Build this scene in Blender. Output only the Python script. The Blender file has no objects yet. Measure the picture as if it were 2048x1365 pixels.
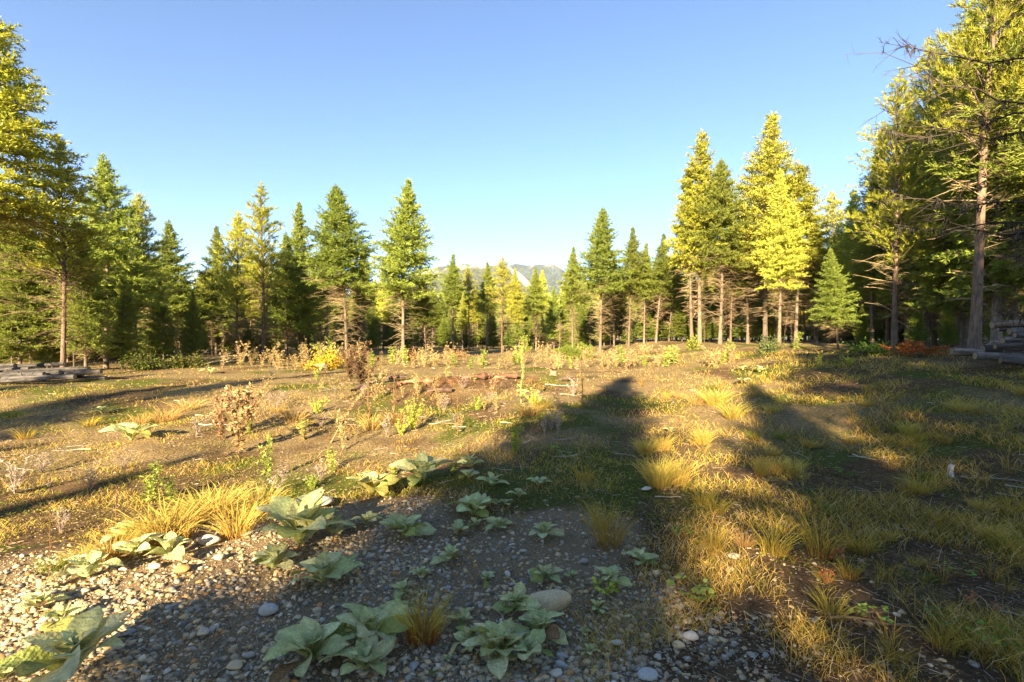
import bpy, math, random
import numpy as np
from mathutils import Vector, Matrix, Euler

rng = np.random.default_rng(7)
R = math.radians
sc = bpy.context.scene
col = sc.collection

# ------------------------------------------------------------------ camera
CAMZ = 1.6
FPX, CX, CY = 967.0, 1024.0, 680.0          # photograph: focal length in pixels, centre column, horizon row
cam_d = bpy.data.cameras.new('camera'); cam = bpy.data.objects.new('camera', cam_d); col.objects.link(cam)
cam_d.sensor_width = 36.0; cam_d.lens = FPX / 2048 * 36.0
cam_d.shift_y = -(682.5 - CY) / 2048
cam_d.clip_start = 0.05; cam_d.clip_end = 20000
cam.location = (0, 0, CAMZ); cam.rotation_euler = (R(90), 0, 0)
sc.camera = cam

# ------------------------------------------------------------------ light
SUN_EL, SUN_AZ = 21.0, 18.0                 # light travels towards +Y, turned SUN_AZ to the right
w = bpy.data.worlds.new('World'); sc.world = w; w.use_nodes = True
nt = w.node_tree; bg = nt.nodes['Background']
sky = nt.nodes.new('ShaderNodeTexSky'); sky.sky_type = 'NISHITA'; sky.sun_disc = False
sky.sun_elevation = R(SUN_EL); sky.sun_rotation = R(180 + SUN_AZ)
sky.air_density = 1.0; sky.dust_density = 0.1; sky.ozone_density = 4.5; sky.altitude = 800
nt.links.new(sky.outputs[0], bg.inputs[0]); bg.inputs[1].default_value = 0.05
sd = bpy.data.lights.new('sun', 'SUN'); sun = bpy.data.objects.new('sun', sd); col.objects.link(sun)
sd.energy = 5.0; sd.angle = R(0.5); sd.color = (1.0, 0.79, 0.48)
DH = np.array([math.sin(R(SUN_AZ)), math.cos(R(SUN_AZ))])
sun.rotation_euler = Vector((DH[0] * math.cos(R(SUN_EL)), DH[1] * math.cos(R(SUN_EL)), -math.sin(R(SUN_EL)))).to_track_quat('-Z', 'Y').to_euler()
sun.location = (-20, -60, 30)
vs = sc.view_settings; vs.view_transform = 'Standard'; vs.look = 'None'; vs.exposure = 2.65; vs.gamma = 1.0; vs.use_curve_mapping = False
sc.render.engine = 'CYCLES'
sc.cycles.use_denoising = True
sc.cycles.max_bounces = 5; sc.cycles.diffuse_bounces = 3; sc.cycles.glossy_bounces = 1; sc.cycles.transmission_bounces = 3
sc.cycles.transparent_max_bounces = 4; sc.cycles.volume_bounces = 0

# ------------------------------------------------------------------ numeric helpers
_tab = rng.random((256, 256))
def vnoise(x, y, s=1.0, o=0.0):
    x = np.asarray(x, float) / s + 57.3 + o; y = np.asarray(y, float) / s + 91.7 + o * 1.7
    xi = np.floor(x).astype(int); yi = np.floor(y).astype(int); fx = x - xi; fy = y - yi
    fx = fx * fx * (3 - 2 * fx); fy = fy * fy * (3 - 2 * fy)
    a = _tab[xi & 255, yi & 255]; b = _tab[(xi + 1) & 255, yi & 255]; c = _tab[xi & 255, (yi + 1) & 255]; d = _tab[(xi + 1) & 255, (yi + 1) & 255]
    return (a * (1 - fx) + b * fx) * (1 - fy) + (c * (1 - fx) + d * fx) * fy - 0.5
def fbm(x, y, s, o=0.0, n=3):
    r = 0; a = 1.0
    for i in range(n): r = r + a * vnoise(x, y, s / 2 ** i, o + 13 * i); a *= .5
    return r
def ss(a, b, v):
    t = np.clip((np.asarray(v, float) - a) / (b - a), 0, 1); return t * t * (3 - 2 * t)
def gauss(x, y, cx, cy, sx, sy): return np.exp(-((x - cx) / sx) ** 2 - ((y - cy) / sy) ** 2)
def zsmooth(x, y):
    x = np.asarray(x, float); y = np.asarray(y, float)
    z = 0.42 * ss(4, 15, y) + 0.35 * ss(15, 42, y)
    z = z + 0.8 * ss(3.5, 11, x) * ss(1.5, 9, y)
    d = (x + 1.7) * -0.55 + (y - 4.9) * 0.80          # signed distance past the lip of the gravel bank
    z = z - 0.30 * ss(0.0, 1.3, d) * ss(0.3, -1.6, x) * (1 - 0.8 * ss(7, 14, y))
    z = z + 0.30 * gauss(x, y, -1.9, 12.8, 1.6, 0.9) + 0.22 * gauss(x, y, 0.5, 13.6, 1.8, 0.8)
    z = z + 0.25 * gauss(x, y, 12.5, 20.5, 2.6, 1.0)
    z = z + 0.03 * gauss(x, y, -0.5, 3.2, 2.5, 1.4)
    return z
def zg(x, y):
    far = ss(400, 60, np.hypot(x, y))
    rough = 0.35 + 0.65 * ss(3.5, 6.5, np.asarray(y, float) + 0.0 * np.asarray(x, float))
    return zsmooth(x, y) + far * (0.11 * rough * fbm(x, y, 2.3, 3) + 0.05 * rough * fbm(x, y, 0.55, 9, 2) + 0.016 * vnoise(x, y, 0.16, 4))
_YS = np.geomspace(1.2, 160, 110)
def at_arr(px, py):
    px = np.asarray(px, float); py = np.asarray(py, float)
    kx = (px - CX) / FPX; kz = (CY - py) / FPX
    h = (CAMZ + kz[:, None] * _YS) - zsmooth(kx[:, None] * _YS, np.broadcast_to(_YS, (len(px), len(_YS))))
    neg = h < 0; i = np.where(neg.any(1), neg.argmax(1), len(_YS) - 1); i = np.maximum(i, 1); j = np.arange(len(px))
    h0 = h[j, i - 1]; h1 = h[j, i]; t = np.clip(h0 / np.where(abs(h0 - h1) < 1e-9, 1e-9, h0 - h1), 0, 1)
    Y = _YS[i - 1] * (1 - t) + _YS[i] * t; X = kx * Y
    return X, Y, zg(X, Y)
def at(px, py):
    X, Y, Z = at_arr([px], [py]); return float(X[0]), float(Y[0]), float(Z[0])

# ------------------------------------------------------------------ object helpers
def make_mesh(name, V, F, mats, cols=None, midx=None, smooth=False):
    """V (n,3); F an (m,k) array or a list of such arrays; cols (n,3) per vertex."""
    V = np.asarray(V, np.float32); Fs = F if isinstance(F, list) else [F]
    Fs = [np.asarray(f, np.int32) for f in Fs if len(f)]
    me = bpy.data.meshes.new(name)
    me.vertices.add(len(V)); me.vertices.foreach_set('co', V.ravel())
    loops = np.concatenate([f.ravel() for f in Fs]); tot = np.concatenate([np.full(len(f), f.shape[1], np.int32) for f in Fs])
    me.loops.add(len(loops)); me.loops.foreach_set('vertex_index', loops)
    me.polygons.add(len(tot)); me.polygons.foreach_set('loop_start', np.concatenate([[0], np.cumsum(tot)[:-1]]).astype(np.int32))
    if midx is not None: me.polygons.foreach_set('material_index', np.asarray(midx, np.int32))
    me.polygons.foreach_set('use_smooth', np.full(len(tot), bool(smooth)))
    for m in (mats if isinstance(mats, (list, tuple)) else [mats]): me.materials.append(m)
    if cols is not None:
        c = np.ones((len(V), 4), np.float32); c[:, :3] = cols
        me.attributes.new('col', 'FLOAT_COLOR', 'POINT').data.foreach_set('color', c.ravel())
    me.update(calc_edges=True)
    return me
def link(name, me, parent=None, loc=None, rot=None, scale=None):
    o = bpy.data.objects.new(name, me); col.objects.link(o)
    if parent is not None: o.parent = parent
    if loc is not None: o.location = loc
    if rot is not None: o.rotation_euler = rot
    if scale is not None: o.scale = scale if hasattr(scale, '__len__') else (scale,) * 3
    return o
def tag(o, label=None, cat=None, group=None, kind=None):
    if label: o['label'] = label
    if cat: o['category'] = cat
    if group: o['group'] = group
    if kind: o['kind'] = kind
    return o
def norm(v): return v / np.maximum(np.linalg.norm(v, axis=-1, keepdims=True), 1e-9)
class Geo:
    """collects vertices, faces, colours and material indices for one mesh"""
    def __init__(s): s.V = []; s.F3 = []; s.F4 = []; s.C = []; s.M3 = []; s.M4 = []; s.n = 0
    def add(s, V, F, c, m=0):
        V = np.asarray(V, float).reshape(-1, 3); F = np.asarray(F, int)
        s.V.append(V); c = np.asarray(c, float); s.C.append(np.broadcast_to(c, V.shape) if c.ndim == 1 else c)
        (s.F3 if F.shape[1] == 3 else s.F4).append(F + s.n); (s.M3 if F.shape[1] == 3 else s.M4).append(np.full(len(F), m)); s.n += len(V)
    def tube(s, P, Rd, k, c, m=0, cap=True):
        """tapered tube through points P (n,3) with radii Rd"""
        P = np.asarray(P, float); Rd = np.asarray(Rd, float); n = len(P)
        T = norm(np.gradient(P, axis=0)); up = np.where(abs(T[:, 2:3]) > .9, np.array([[1., 0, 0]]), np.array([[0, 0, 1.]]))
        A = norm(np.cross(T, up)); B = np.cross(T, A); a = np.arange(k) / k * 2 * math.pi
        V = P[:, None] + Rd[:, None, None] * (np.cos(a)[None, :, None] * A[:, None] + np.sin(a)[None, :, None] * B[:, None])
        i = np.arange(n - 1)[:, None] * k; j = np.arange(k)[None]
        F = np.stack([i + j, i + (j + 1) % k, i + k + (j + 1) % k, i + k + j], -1).reshape(-1, 4)
        s.add(V.reshape(-1, 3), F, c, m)
    def tubes3(s, P0, P1, r0, r1, c, m=0):
        """many straight three-sided tapered rods at once"""
        P0 = np.asarray(P0, float); P1 = np.asarray(P1, float); n = len(P0)
        if n == 0: return
        T = norm(P1 - P0); up = np.where(abs(T[:, 2:3]) > .9, np.array([[1., 0, 0]]), np.array([[0, 0, 1.]])); A = norm(np.cross(T, up)); B = np.cross(T, A)
        a = np.arange(3) / 3 * 2 * math.pi; ring = np.cos(a)[None, :, None] * A[:, None] + np.sin(a)[None, :, None] * B[:, None]
        r0 = np.broadcast_to(np.asarray(r0, float), (n,)); r1 = np.broadcast_to(np.asarray(r1, float), (n,))
        V = np.concatenate([P0[:, None] + ring * r0[:, None, None], P1[:, None] + ring * r1[:, None, None]], 1)
        b = np.arange(n)[:, None, None] * 6; q = np.array([[0, 1, 4, 3], [1, 2, 5, 4], [2, 0, 3, 5]])[None]
        cc = np.asarray(c, float); cc = np.repeat(cc, 6, 0) if cc.ndim == 2 else cc
        s.add(V.reshape(-1, 3), (b + q).reshape(-1, 4), cc, m)
    def tris(s, P, D, ln, wd, c, m=0, rg=rng, side=None):
        """thin leaf triangles: base at P, pointing along D"""
        n = len(P)
        if n == 0: return
        sd_ = norm(np.cross(D, rg.normal(size=(n, 3)))) if side is None else side
        wd = np.broadcast_to(np.asarray(wd, float), (n,)); ln = np.broadcast_to(np.asarray(ln, float), (n,))
        V = np.stack([P + sd_ * wd[:, None] / 2, P - sd_ * wd[:, None] / 2, P + D * ln[:, None]], 1)
        cc = np.asarray(c, float); cc = np.repeat(cc, 3, 0) if cc.ndim == 2 else cc
        s.add(V.reshape(-1, 3), np.arange(n * 3).reshape(-1, 3), cc, m)
    def diamonds(s, P, D, ln, wd, c, m=0, rg=rng, N=None):
        """leaf-shaped quads"""
        n = len(P)
        if n == 0: return
        sd_ = norm(np.cross(D, rg.normal(size=(n, 3)) if N is None else N))
        wd = np.broadcast_to(np.asarray(wd, float), (n,))[:, None]; ln = np.broadcast_to(np.asarray(ln, float), (n,))[:, None]
        mid = P + D * ln * .5
        V = np.stack([P, mid + sd_ * wd / 2, P + D * ln, mid - sd_ * wd / 2], 1)
        cc = np.asarray(c, float); cc = np.repeat(cc, 4, 0) if cc.ndim == 2 else cc
        s.add(V.reshape(-1, 3), np.arange(n * 4).reshape(-1, 4), cc, m)
    def blades(s, P, D, B, ln, wd, c0, c1, m=0, rg=rng):
        """grass blades bending from D towards B, two quads and a tip; c0 root colour, c1 tip colour"""
        n = len(P)
        if n == 0: return
        D = norm(D); sd_ = norm(np.cross(D, rg.normal(size=(n, 3)))); wd = np.broadcast_to(np.asarray(wd, float), (n,))[:, None]; ln = np.broadcast_to(np.asarray(ln, float), (n,))[:, None]
        p1 = P + D * ln * .45; D2 = norm(D + B * .6); p2 = p1 + D2 * ln * .33; D3 = norm(D + B * 1.5); p3 = p2 + D3 * ln * .25
        V = np.stack([P + sd_ * wd * .4, P - sd_ * wd * .4, p1 + sd_ * wd * .5, p1 - sd_ * wd * .5, p2 + sd_ * wd * .33, p2 - sd_ * wd * .33, p3], 1)
        b = np.arange(n)[:, None, None] * 7
        C = np.stack([c0, c0, c0 * .5 + c1 * .5, c0 * .5 + c1 * .5, c1, c1, c1], 1).reshape(-1, 3)
        s.V.append(V.reshape(-1, 3)); s.C.append(C)
        q = (b + np.array([[0, 1, 3, 2], [2, 3, 5, 4]])[None]).reshape(-1, 4) + s.n; t = (b + np.array([[4, 5, 6]])[None]).reshape(-1, 3) + s.n
        s.F4.append(q); s.F3.append(t); s.M4.append(np.full(len(q), m)); s.M3.append(np.full(len(t), m)); s.n += 7 * n
    def mesh(s, name, mats, smooth=False):
        F = []; M = []
        if s.F3: F.append(np.concatenate(s.F3)); M.append(np.concatenate(s.M3))
        if s.F4: F.append(np.concatenate(s.F4)); M.append(np.concatenate(s.M4))
        return make_mesh(name, np.concatenate(s.V), F, mats, np.concatenate(s.C), np.concatenate(M), smooth)

# ------------------------------------------------------------------ materials
def new_mat(name):
    m = bpy.data.materials.new(name); m.use_nodes = True; t = m.node_tree; t.nodes.clear()
    out = t.nodes.new('ShaderNodeOutputMaterial'); return m, t, out
def leaf_mat(name, trans=0.35, hue=0.02, val=0.25, sat=1.0, gloss=0.0, rough=.5):
    """foliage: vertex colour, varied from one object to the next, partly see-through to light"""
    m, t, out = new_mat(name); N = t.nodes.new; L = t.links.new
    a = N('ShaderNodeAttribute'); a.attribute_name = 'col'
    oi = N('ShaderNodeObjectInfo'); hs = N('ShaderNodeHueSaturation'); hs.inputs['Saturation'].default_value = sat
    mr = N('ShaderNodeMapRange'); mr.inputs[3].default_value = .5 - hue; mr.inputs[4].default_value = .5 + hue; L(oi.outputs['Random'], mr.inputs[0])
    mv = N('ShaderNodeMath'); mv.operation = 'MULTIPLY'; mv.inputs[1].default_value = 7.31; L(oi.outputs['Random'], mv.inputs[0])
    fr = N('ShaderNodeMath'); fr.operation = 'FRACT'; L(mv.outputs[0], fr.inputs[0])
    m2 = N('ShaderNodeMapRange'); m2.inputs[3].default_value = 1 - val; m2.inputs[4].default_value = 1 + val; L(fr.outputs[0], m2.inputs[0])
    L(mr.outputs[0], hs.inputs['Hue']); L(m2.outputs[0], hs.inputs['Value']); L(a.outputs['Color'], hs.inputs['Color'])
    d = N('ShaderNodeBsdfDiffuse'); tr = N('ShaderNodeBsdfTranslucent'); mx = N('ShaderNodeMixShader'); mx.inputs[0].default_value = trans
    L(hs.outputs[0], d.inputs[0]); L(hs.outputs[0], tr.inputs[0]); L(d.outputs[0], mx.inputs[1]); L(tr.outputs[0], mx.inputs[2])
    res = mx
    if gloss > 0:
        g = N('ShaderNodeBsdfGlossy'); g.inputs['Roughness'].default_value = rough; m3 = N('ShaderNodeMixShader'); m3.inputs[0].default_value = gloss
        L(mx.outputs[0], m3.inputs[1]); L(g.outputs[0], m3.inputs[2]); res = m3
    L(res.outputs[0], out.inputs[0]); return m
def solid_mat(name, scale=8.0, var=0.35, bump=0.3, rough=0.85, stretch=(1, 1, 1), attr=True, base=(.3, .3, .3), objvar=.2, dist=0.02):
    """wood, bark, stone: vertex colour or base colour broken up by noise, with relief"""
    m, t, out = new_mat(name); N = t.nodes.new; L = t.links.new
    p = N('ShaderNodeBsdfPrincipled'); p.inputs['Roughness'].default_value = rough; p.inputs['Specular IOR Level'].default_value = .25
    tc = N('ShaderNodeTexCoord'); mp = N('ShaderNodeMapping'); mp.inputs['Scale'].default_value = stretch; L(tc.outputs['Object'], mp.inputs[0])
    n1 = N('ShaderNodeTexNoise'); n1.inputs['Scale'].default_value = scale; n1.inputs['Detail'].default_value = 6; n1.inputs['Roughness'].default_value = .65; L(mp.outputs[0], n1.inputs[0])
    if attr: a = N('ShaderNodeAttribute'); a.attribute_name = 'col'; src = a.outputs['Color']
    else: a = N('ShaderNodeRGB'); a.outputs[0].default_value = (*base, 1); src = a.outputs[0]
    oi = N('ShaderNodeObjectInfo'); mo = N('ShaderNodeMapRange'); mo.inputs[3].default_value = 1 - objvar; mo.inputs[4].default_value = 1 + objvar; L(oi.outputs['Random'], mo.inputs[0])
    mr = N('ShaderNodeMapRange'); mr.inputs[1].default_value = .3; mr.inputs[2].default_value = .7; mr.inputs[3].default_value = 1 - var; mr.inputs[4].default_value = 1 + var; L(n1.outputs[0], mr.inputs[0])
    mu = N('ShaderNodeMath'); mu.operation = 'MULTIPLY'; L(mr.outputs[0], mu.inputs[0]); L(mo.outputs[0], mu.inputs[1])
    hs = N('ShaderNodeHueSaturation'); L(src, hs.inputs['Color']); L(mu.outputs[0], hs.inputs['Value']); L(hs.outputs[0], p.inputs['Base Color'])
    b = N('ShaderNodeBump'); b.inputs['Strength'].default_value = bump; b.inputs['Distance'].default_value = dist; L(n1.outputs[0], b.inputs['Height']); L(b.outputs[0], p.inputs['Normal'])
    L(p.outputs[0], out.inputs[0]); return m
M = {}
M['needles'] = leaf_mat('conifer needles', .38, .009, .22)
M['twig'] = leaf_mat('dead twigs', .0, .01, .2)
M['bark'] = solid_mat('conifer bark', 5, .5, .8, .9, (6, 6, 1.2), objvar=.25, dist=.03)
M['grass'] = leaf_mat('grass blades', .40, .012, .18)
M['weed'] = leaf_mat('weed leaves', .35, .015, .18)
M['stone'] = solid_mat('river stone', 14, .22, .15, .75, objvar=.28, dist=.01)
M['pebbles'] = solid_mat('gravel pebbles', 60, .2, .1, .8, objvar=0)
M['wood'] = solid_mat('weathered wood', 9, .4, .5, .85, (1, 1, 1), objvar=.25)
M['logbark'] = solid_mat('log bark', 7, .75, 1.0, .95, (.8, 3, 3), objvar=.3, dist=.06)
M['logend'] = solid_mat('sawn log end', 12, .25, .2, .8, objvar=.15)

# ------------------------------------------------------------------ ground
def axis(lo, hi, step, far, g=1.16):
    mid = list(np.arange(lo, hi + 1e-6, step)); a = []; s = step; v = hi
    while v < far: s *= g; v += s; a.append(v)
    b = []; s = step; v = lo
    while v > -far: s *= g; v -= s; b.append(v)
    return np.array(b[::-1] + mid + a)
gx = axis(-8, 8, 0.065, 3300); gy = axis(1.0, 14, 0.065, 3300)
GX, GY = np.meshgrid(gx, gy); GZ = zg(GX, GY)
nx, ny = len(gx), len(gy)
ii = (np.arange(ny - 1)[:, None] * nx + np.arange(nx - 1)[None]).ravel()
GF = np.stack([ii, ii + 1, ii + nx + 1, ii + nx], 1)
def gravel_mask(x, y):
    """where the bank is bare gravel"""
    d = (x + 1.7) * -0.55 + (y - 4.9) * 0.80 + 0.5 * fbm(x, y, .9, 21)
    right = x - (.95 + 0.15 * (3.2 - y)) + 0.9 * fbm(x, y, .9, 31)
    top = (y - 4.55) + .28 * (x - .2) + 0.9 * fbm(x, y, 1.0, 41)
    return ss(.25, -.25, d) * ss(.6, -.45, right) * ss(.35, -.35, top)
def moss_mask(x, y):
    m = ss(.0, .35, fbm(x, y, 1.5, 51) + .10) * ss(3.0, 4.6, y)
    return m * (1 - gravel_mask(x, y))
def straw_mask(x, y):
    """dry straw litter covers the middle and far clearing"""
    return np.clip(ss(4.5, 8, y) * (.42 + 1.3 * fbm(x, y, 1.3, 61)) + ss(12, 18, y) * .4 - ss(4, 9, x) * .25, 0, 1) * (1 - gravel_mask(x, y))
gm = gravel_mask(GX, GY).ravel(); mm = moss_mask(GX, GY).ravel(); sm = straw_mask(GX, GY).ravel()
red = ((gauss(GX, GY, -1.9, 12.7, 1.5, .8) + .8 * gauss(GX, GY, .5, 13.4, 1.7, .7)) * ss(-.25, .3, fbm(GX, GY, .8, 71))).ravel()
def ground_mat():
    m, t, out = new_mat('ground'); N = t.nodes.new; L = t.links.new
    tc = N('ShaderNodeTexCoord')
    def noise(s, d=5, r=.6):
        n = N('ShaderNodeTexNoise'); n.inputs['Scale'].default_value = s; n.inputs['Detail'].default_value = d; n.inputs['Roughness'].default_value = r; L(tc.outputs['Object'], n.inputs[0]); return n
    def ramp(src, stops):
        r = N('ShaderNodeValToRGB'); e = r.color_ramp.elements
        e[0].position, e[0].color = stops[0][0], (*stops[0][1], 1); e[1].position, e[1].color = stops[-1][0], (*stops[-1][1], 1)
        for p, c in stops[1:-1]: k = e.new(p); k.color = (*c, 1)
        L(src, r.inputs[0]); return r
    def mix(f, a, b):
        x = N('ShaderNodeMix'); x.data_type = 'RGBA'
        if hasattr(f, 'name'): L(f, x.inputs[0])
        else: x.inputs[0].default_value = f
        L(a, x.inputs[6]); L(b, x.inputs[7]); return x.outputs[2]
    def attr(n): a = N('ShaderNodeAttribute'); a.attribute_name = n; return a
    fine = noise(38, 6, .7); mid = noise(7, 6, .65); grain = noise(230, 4, .8)
    soil = ramp(mid.outputs[0], [(.3, (.042, .026, .012)), (.5, (.115, .073, .036)), (.7, (.24, .155, .075))])
    soil2 = ramp(fine.outputs[0], [(.35, (.032, .020, .010)), (.55, (.125, .08, .04)), (.72, (.32, .225, .12))])
    c = mix(.5, soil.outputs[0], soil2.outputs[0])
    moss = ramp(fine.outputs[0], [(.3, (.034, .044, .008)), (.55, (.095, .105, .018)), (.75, (.22, .19, .035))])
    straw = ramp(fine.outputs[0], [(.3, (.05, .036, .02)), (.5, (.21, .15, .07)), (.7, (.46, .34, .17))])
    grav = ramp(grain.outputs[0], [(.32, (.085, .058, .031)), (.5, (.25, .178, .098)), (.7, (.50, .37, .215))])
    sep = N('ShaderNodeSeparateColor'); L(attr('col').outputs['Color'], sep.inputs[0])
    def brk(ch, n, k=1.2):                               # break a mask's edge up with noise
        a = N('ShaderNodeMath'); a.operation = 'MULTIPLY_ADD'; L(n, a.inputs[0]); a.inputs[1].default_value = k; a.inputs[2].default_value = -k / 2 - .5
        s2 = N('ShaderNodeMath'); s2.operation = 'MULTIPLY_ADD'; L(sep.outputs[ch], s2.inputs[0]); s2.inputs[1].default_value = 2.0; L(a.outputs[0], s2.inputs[2]); s2.use_clamp = True
        return s2.outputs[0]
    c = mix(brk(1, mid.outputs[0]), c, moss.outputs[0])
    c = mix(brk(2, fine.outputs[0], 2.0), c, straw.outputs[0])
    c = mix(brk(0, fine.outputs[0], .9), c, grav.outputs[0])
    rd = ramp(mid.outputs[0], [(.35, (.03, .016, .010)), (.5, (.12, .055, .028)), (.65, (.24, .12, .06))])
    rm = N('ShaderNodeMath'); rm.operation = 'MULTIPLY'; rm.use_clamp = True; L(attr('red').outputs['Fac'], rm.inputs[0]); rm.inputs[1].default_value = 1.3
    c = mix(rm.outputs[0], c, rd.outputs[0])
    p = N('ShaderNodeBsdfPrincipled'); p.inputs['Roughness'].default_value = .95; p.inputs['Specular IOR Level'].default_value = .1
    L(c, p.inputs['Base Color'])
    ad = N('ShaderNodeMath'); ad.operation = 'MULTIPLY_ADD'; L(grain.outputs[0], ad.inputs[0]); ad.inputs[1].default_value = .35; L(fine.outputs[0], ad.inputs[2])
    b = N('ShaderNodeBump'); b.inputs['Strength'].default_value = .9; b.inputs['Distance'].default_value = .035; L(ad.outputs[0], b.inputs['Height']); L(b.outputs[0], p.inputs['Normal'])
    L(p.outputs[0], out.inputs[0]); return m
gme = make_mesh('ground', np.stack([GX, GY, GZ], -1).reshape(-1, 3), GF, ground_mat(), np.stack([gm, mm, sm], 1), smooth=True)
gme.attributes.new('red', 'FLOAT', 'POINT').data.foreach_set('value', red.astype(np.float32))
tag(link('ground', gme), kind='structure')

# ------------------------------------------------------------------ mountains
def mountain(name, pts, Y0, depth, c_forest, c_bare, bare_fn, seed):
    """a ridge whose skyline passes the given (column, row) points at distance Y0"""
    px = np.array([p[0] for p in pts], float); py = np.array([p[1] for p in pts], float)
    xs = (px - CX) / FPX * Y0; zs = CAMZ + (CY - py) / FPX * Y0
    X = np.linspace(xs[0], xs[-1], 300); v = np.linspace(-1, 1, 90)
    XX, VV = np.meshgrid(X, v); ridge = np.interp(X, xs, zs)[None] * np.ones_like(XX)
    prof = 1 - np.abs(VV) ** 1.15
    Yq = Y0 + VV * depth
    gully = (np.abs(fbm(XX, VV * depth * .6, depth * .30, seed, 4)) * 1.1) * (np.abs(VV) ** .7) * .35
    ZZ = ridge * np.clip(prof * (1 - gully), 0, 1) + fbm(XX, Yq, depth * .05, seed + 5, 3) * depth * .010 * (prof > .02)
    n = len(X); k = (np.arange(89)[:, None] * n + np.arange(n - 1)[None]).ravel(); F = np.stack([k, k + 1, k + n + 1, k + n], 1)
    b = bare_fn(XX, VV, ridge, X)[..., None]; cols = np.array(c_forest)[None, None] * (1 - b) + np.array(c_bare)[None, None] * b
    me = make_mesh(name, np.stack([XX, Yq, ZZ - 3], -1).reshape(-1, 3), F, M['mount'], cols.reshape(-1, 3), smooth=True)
    return tag(link(name, me), kind='structure')
def mount_mat():
    m, t, out = new_mat('mountain slope'); N = t.nodes.new; L = t.links.new
    a = N('ShaderNodeAttribute'); a.attribute_name = 'col'; tc = N('ShaderNodeTexCoord')
    mp = N('ShaderNodeMapping'); mp.inputs['Scale'].default_value = (1, .45, .45); L(tc.outputs['Object'], mp.inputs[0])
    vo = N('ShaderNodeTexVoronoi'); vo.inputs['Scale'].default_value = .11; L(mp.outputs[0], vo.inputs[0])
    n = N('ShaderNodeTexNoise'); n.inputs['Scale'].default_value = .012; n.inputs['Detail'].default_value = 8; n.inputs['Roughness'].default_value = .7; L(tc.outputs['Object'], n.inputs[0])
    mr = N('ShaderNodeMapRange'); mr.inputs[1].default_value = .3; mr.inputs[2].default_value = .7; mr.inputs[3].default_value = .5; mr.inputs[4].default_value = 1.5; L(n.outputs[0], mr.inputs[0])
    m2 = N('ShaderNodeMapRange'); m2.inputs[1].default_value = 0; m2.inputs[2].default_value = .8; m2.inputs[3].default_value = 1.3; m2.inputs[4].default_value = .6; L(vo.outputs['Distance'], m2.inputs[0])
    mu = N('ShaderNodeMath'); mu.operation = 'MULTIPLY'; L(mr.outputs[0], mu.inputs[0]); L(m2.outputs[0], mu.inputs[1])
    hs = N('ShaderNodeHueSaturation'); L(a.outputs['Color'], hs.inputs['Color']); L(mu.outputs[0], hs.inputs['Value'])
    b = N('ShaderNodeBump'); b.inputs['Strength'].default_value = .7; b.inputs['Distance'].default_value = 5; b.invert = True; L(vo.outputs['Distance'], b.inputs['Height'])
    p = N('ShaderNodeBsdfPrincipled'); p.inputs['Roughness'].default_value = 1; p.inputs['Specular IOR Level'].default_value = 0
    L(hs.outputs[0], p.inputs['Base Color']); L(b.outputs[0], p.inputs['Normal']); L(p.outputs[0], out.inputs[0]); return m
M['mount'] = mount_mat()
def bare_near(XX, VV, ridge, X):
    n = fbm(XX, VV * 500, 60, 5, 4)
    crest = ss(.10, .02, np.abs(VV + .02) + .10 * n) * ss(-.1, .15, n + .08)
    sc_ = ss(46, 22, np.abs(XX - 20 - (VV + .03) * -260) + 30 * n) * ss(-.30, -.24, VV) * ss(.05, 0, VV)
    return np.clip(crest * .9 + sc_, 0, 1)
def bare_far(XX, VV, ridge, X):
    n = fbm(XX, VV * 500, 80, 15, 4)
    return np.clip(ss(.09, .01, np.abs(VV) + .1 * n) * .6 * ss(.0, .2, n), 0, 1)
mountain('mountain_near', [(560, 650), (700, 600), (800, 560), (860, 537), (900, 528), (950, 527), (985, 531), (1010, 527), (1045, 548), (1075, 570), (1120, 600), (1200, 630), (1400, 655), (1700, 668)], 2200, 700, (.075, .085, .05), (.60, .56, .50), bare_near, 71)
mountain('mountain_far', [(820, 640), (930, 570), (1000, 534), (1030, 526), (1060, 529), (1095, 525), (1110, 528), (1130, 541), (1165, 556), (1230, 590), (1320, 615), (1500, 640), (1750, 660)], 2750, 420, (.045, .062, .065), (.58, .54, .50), bare_far, 83)

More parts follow.
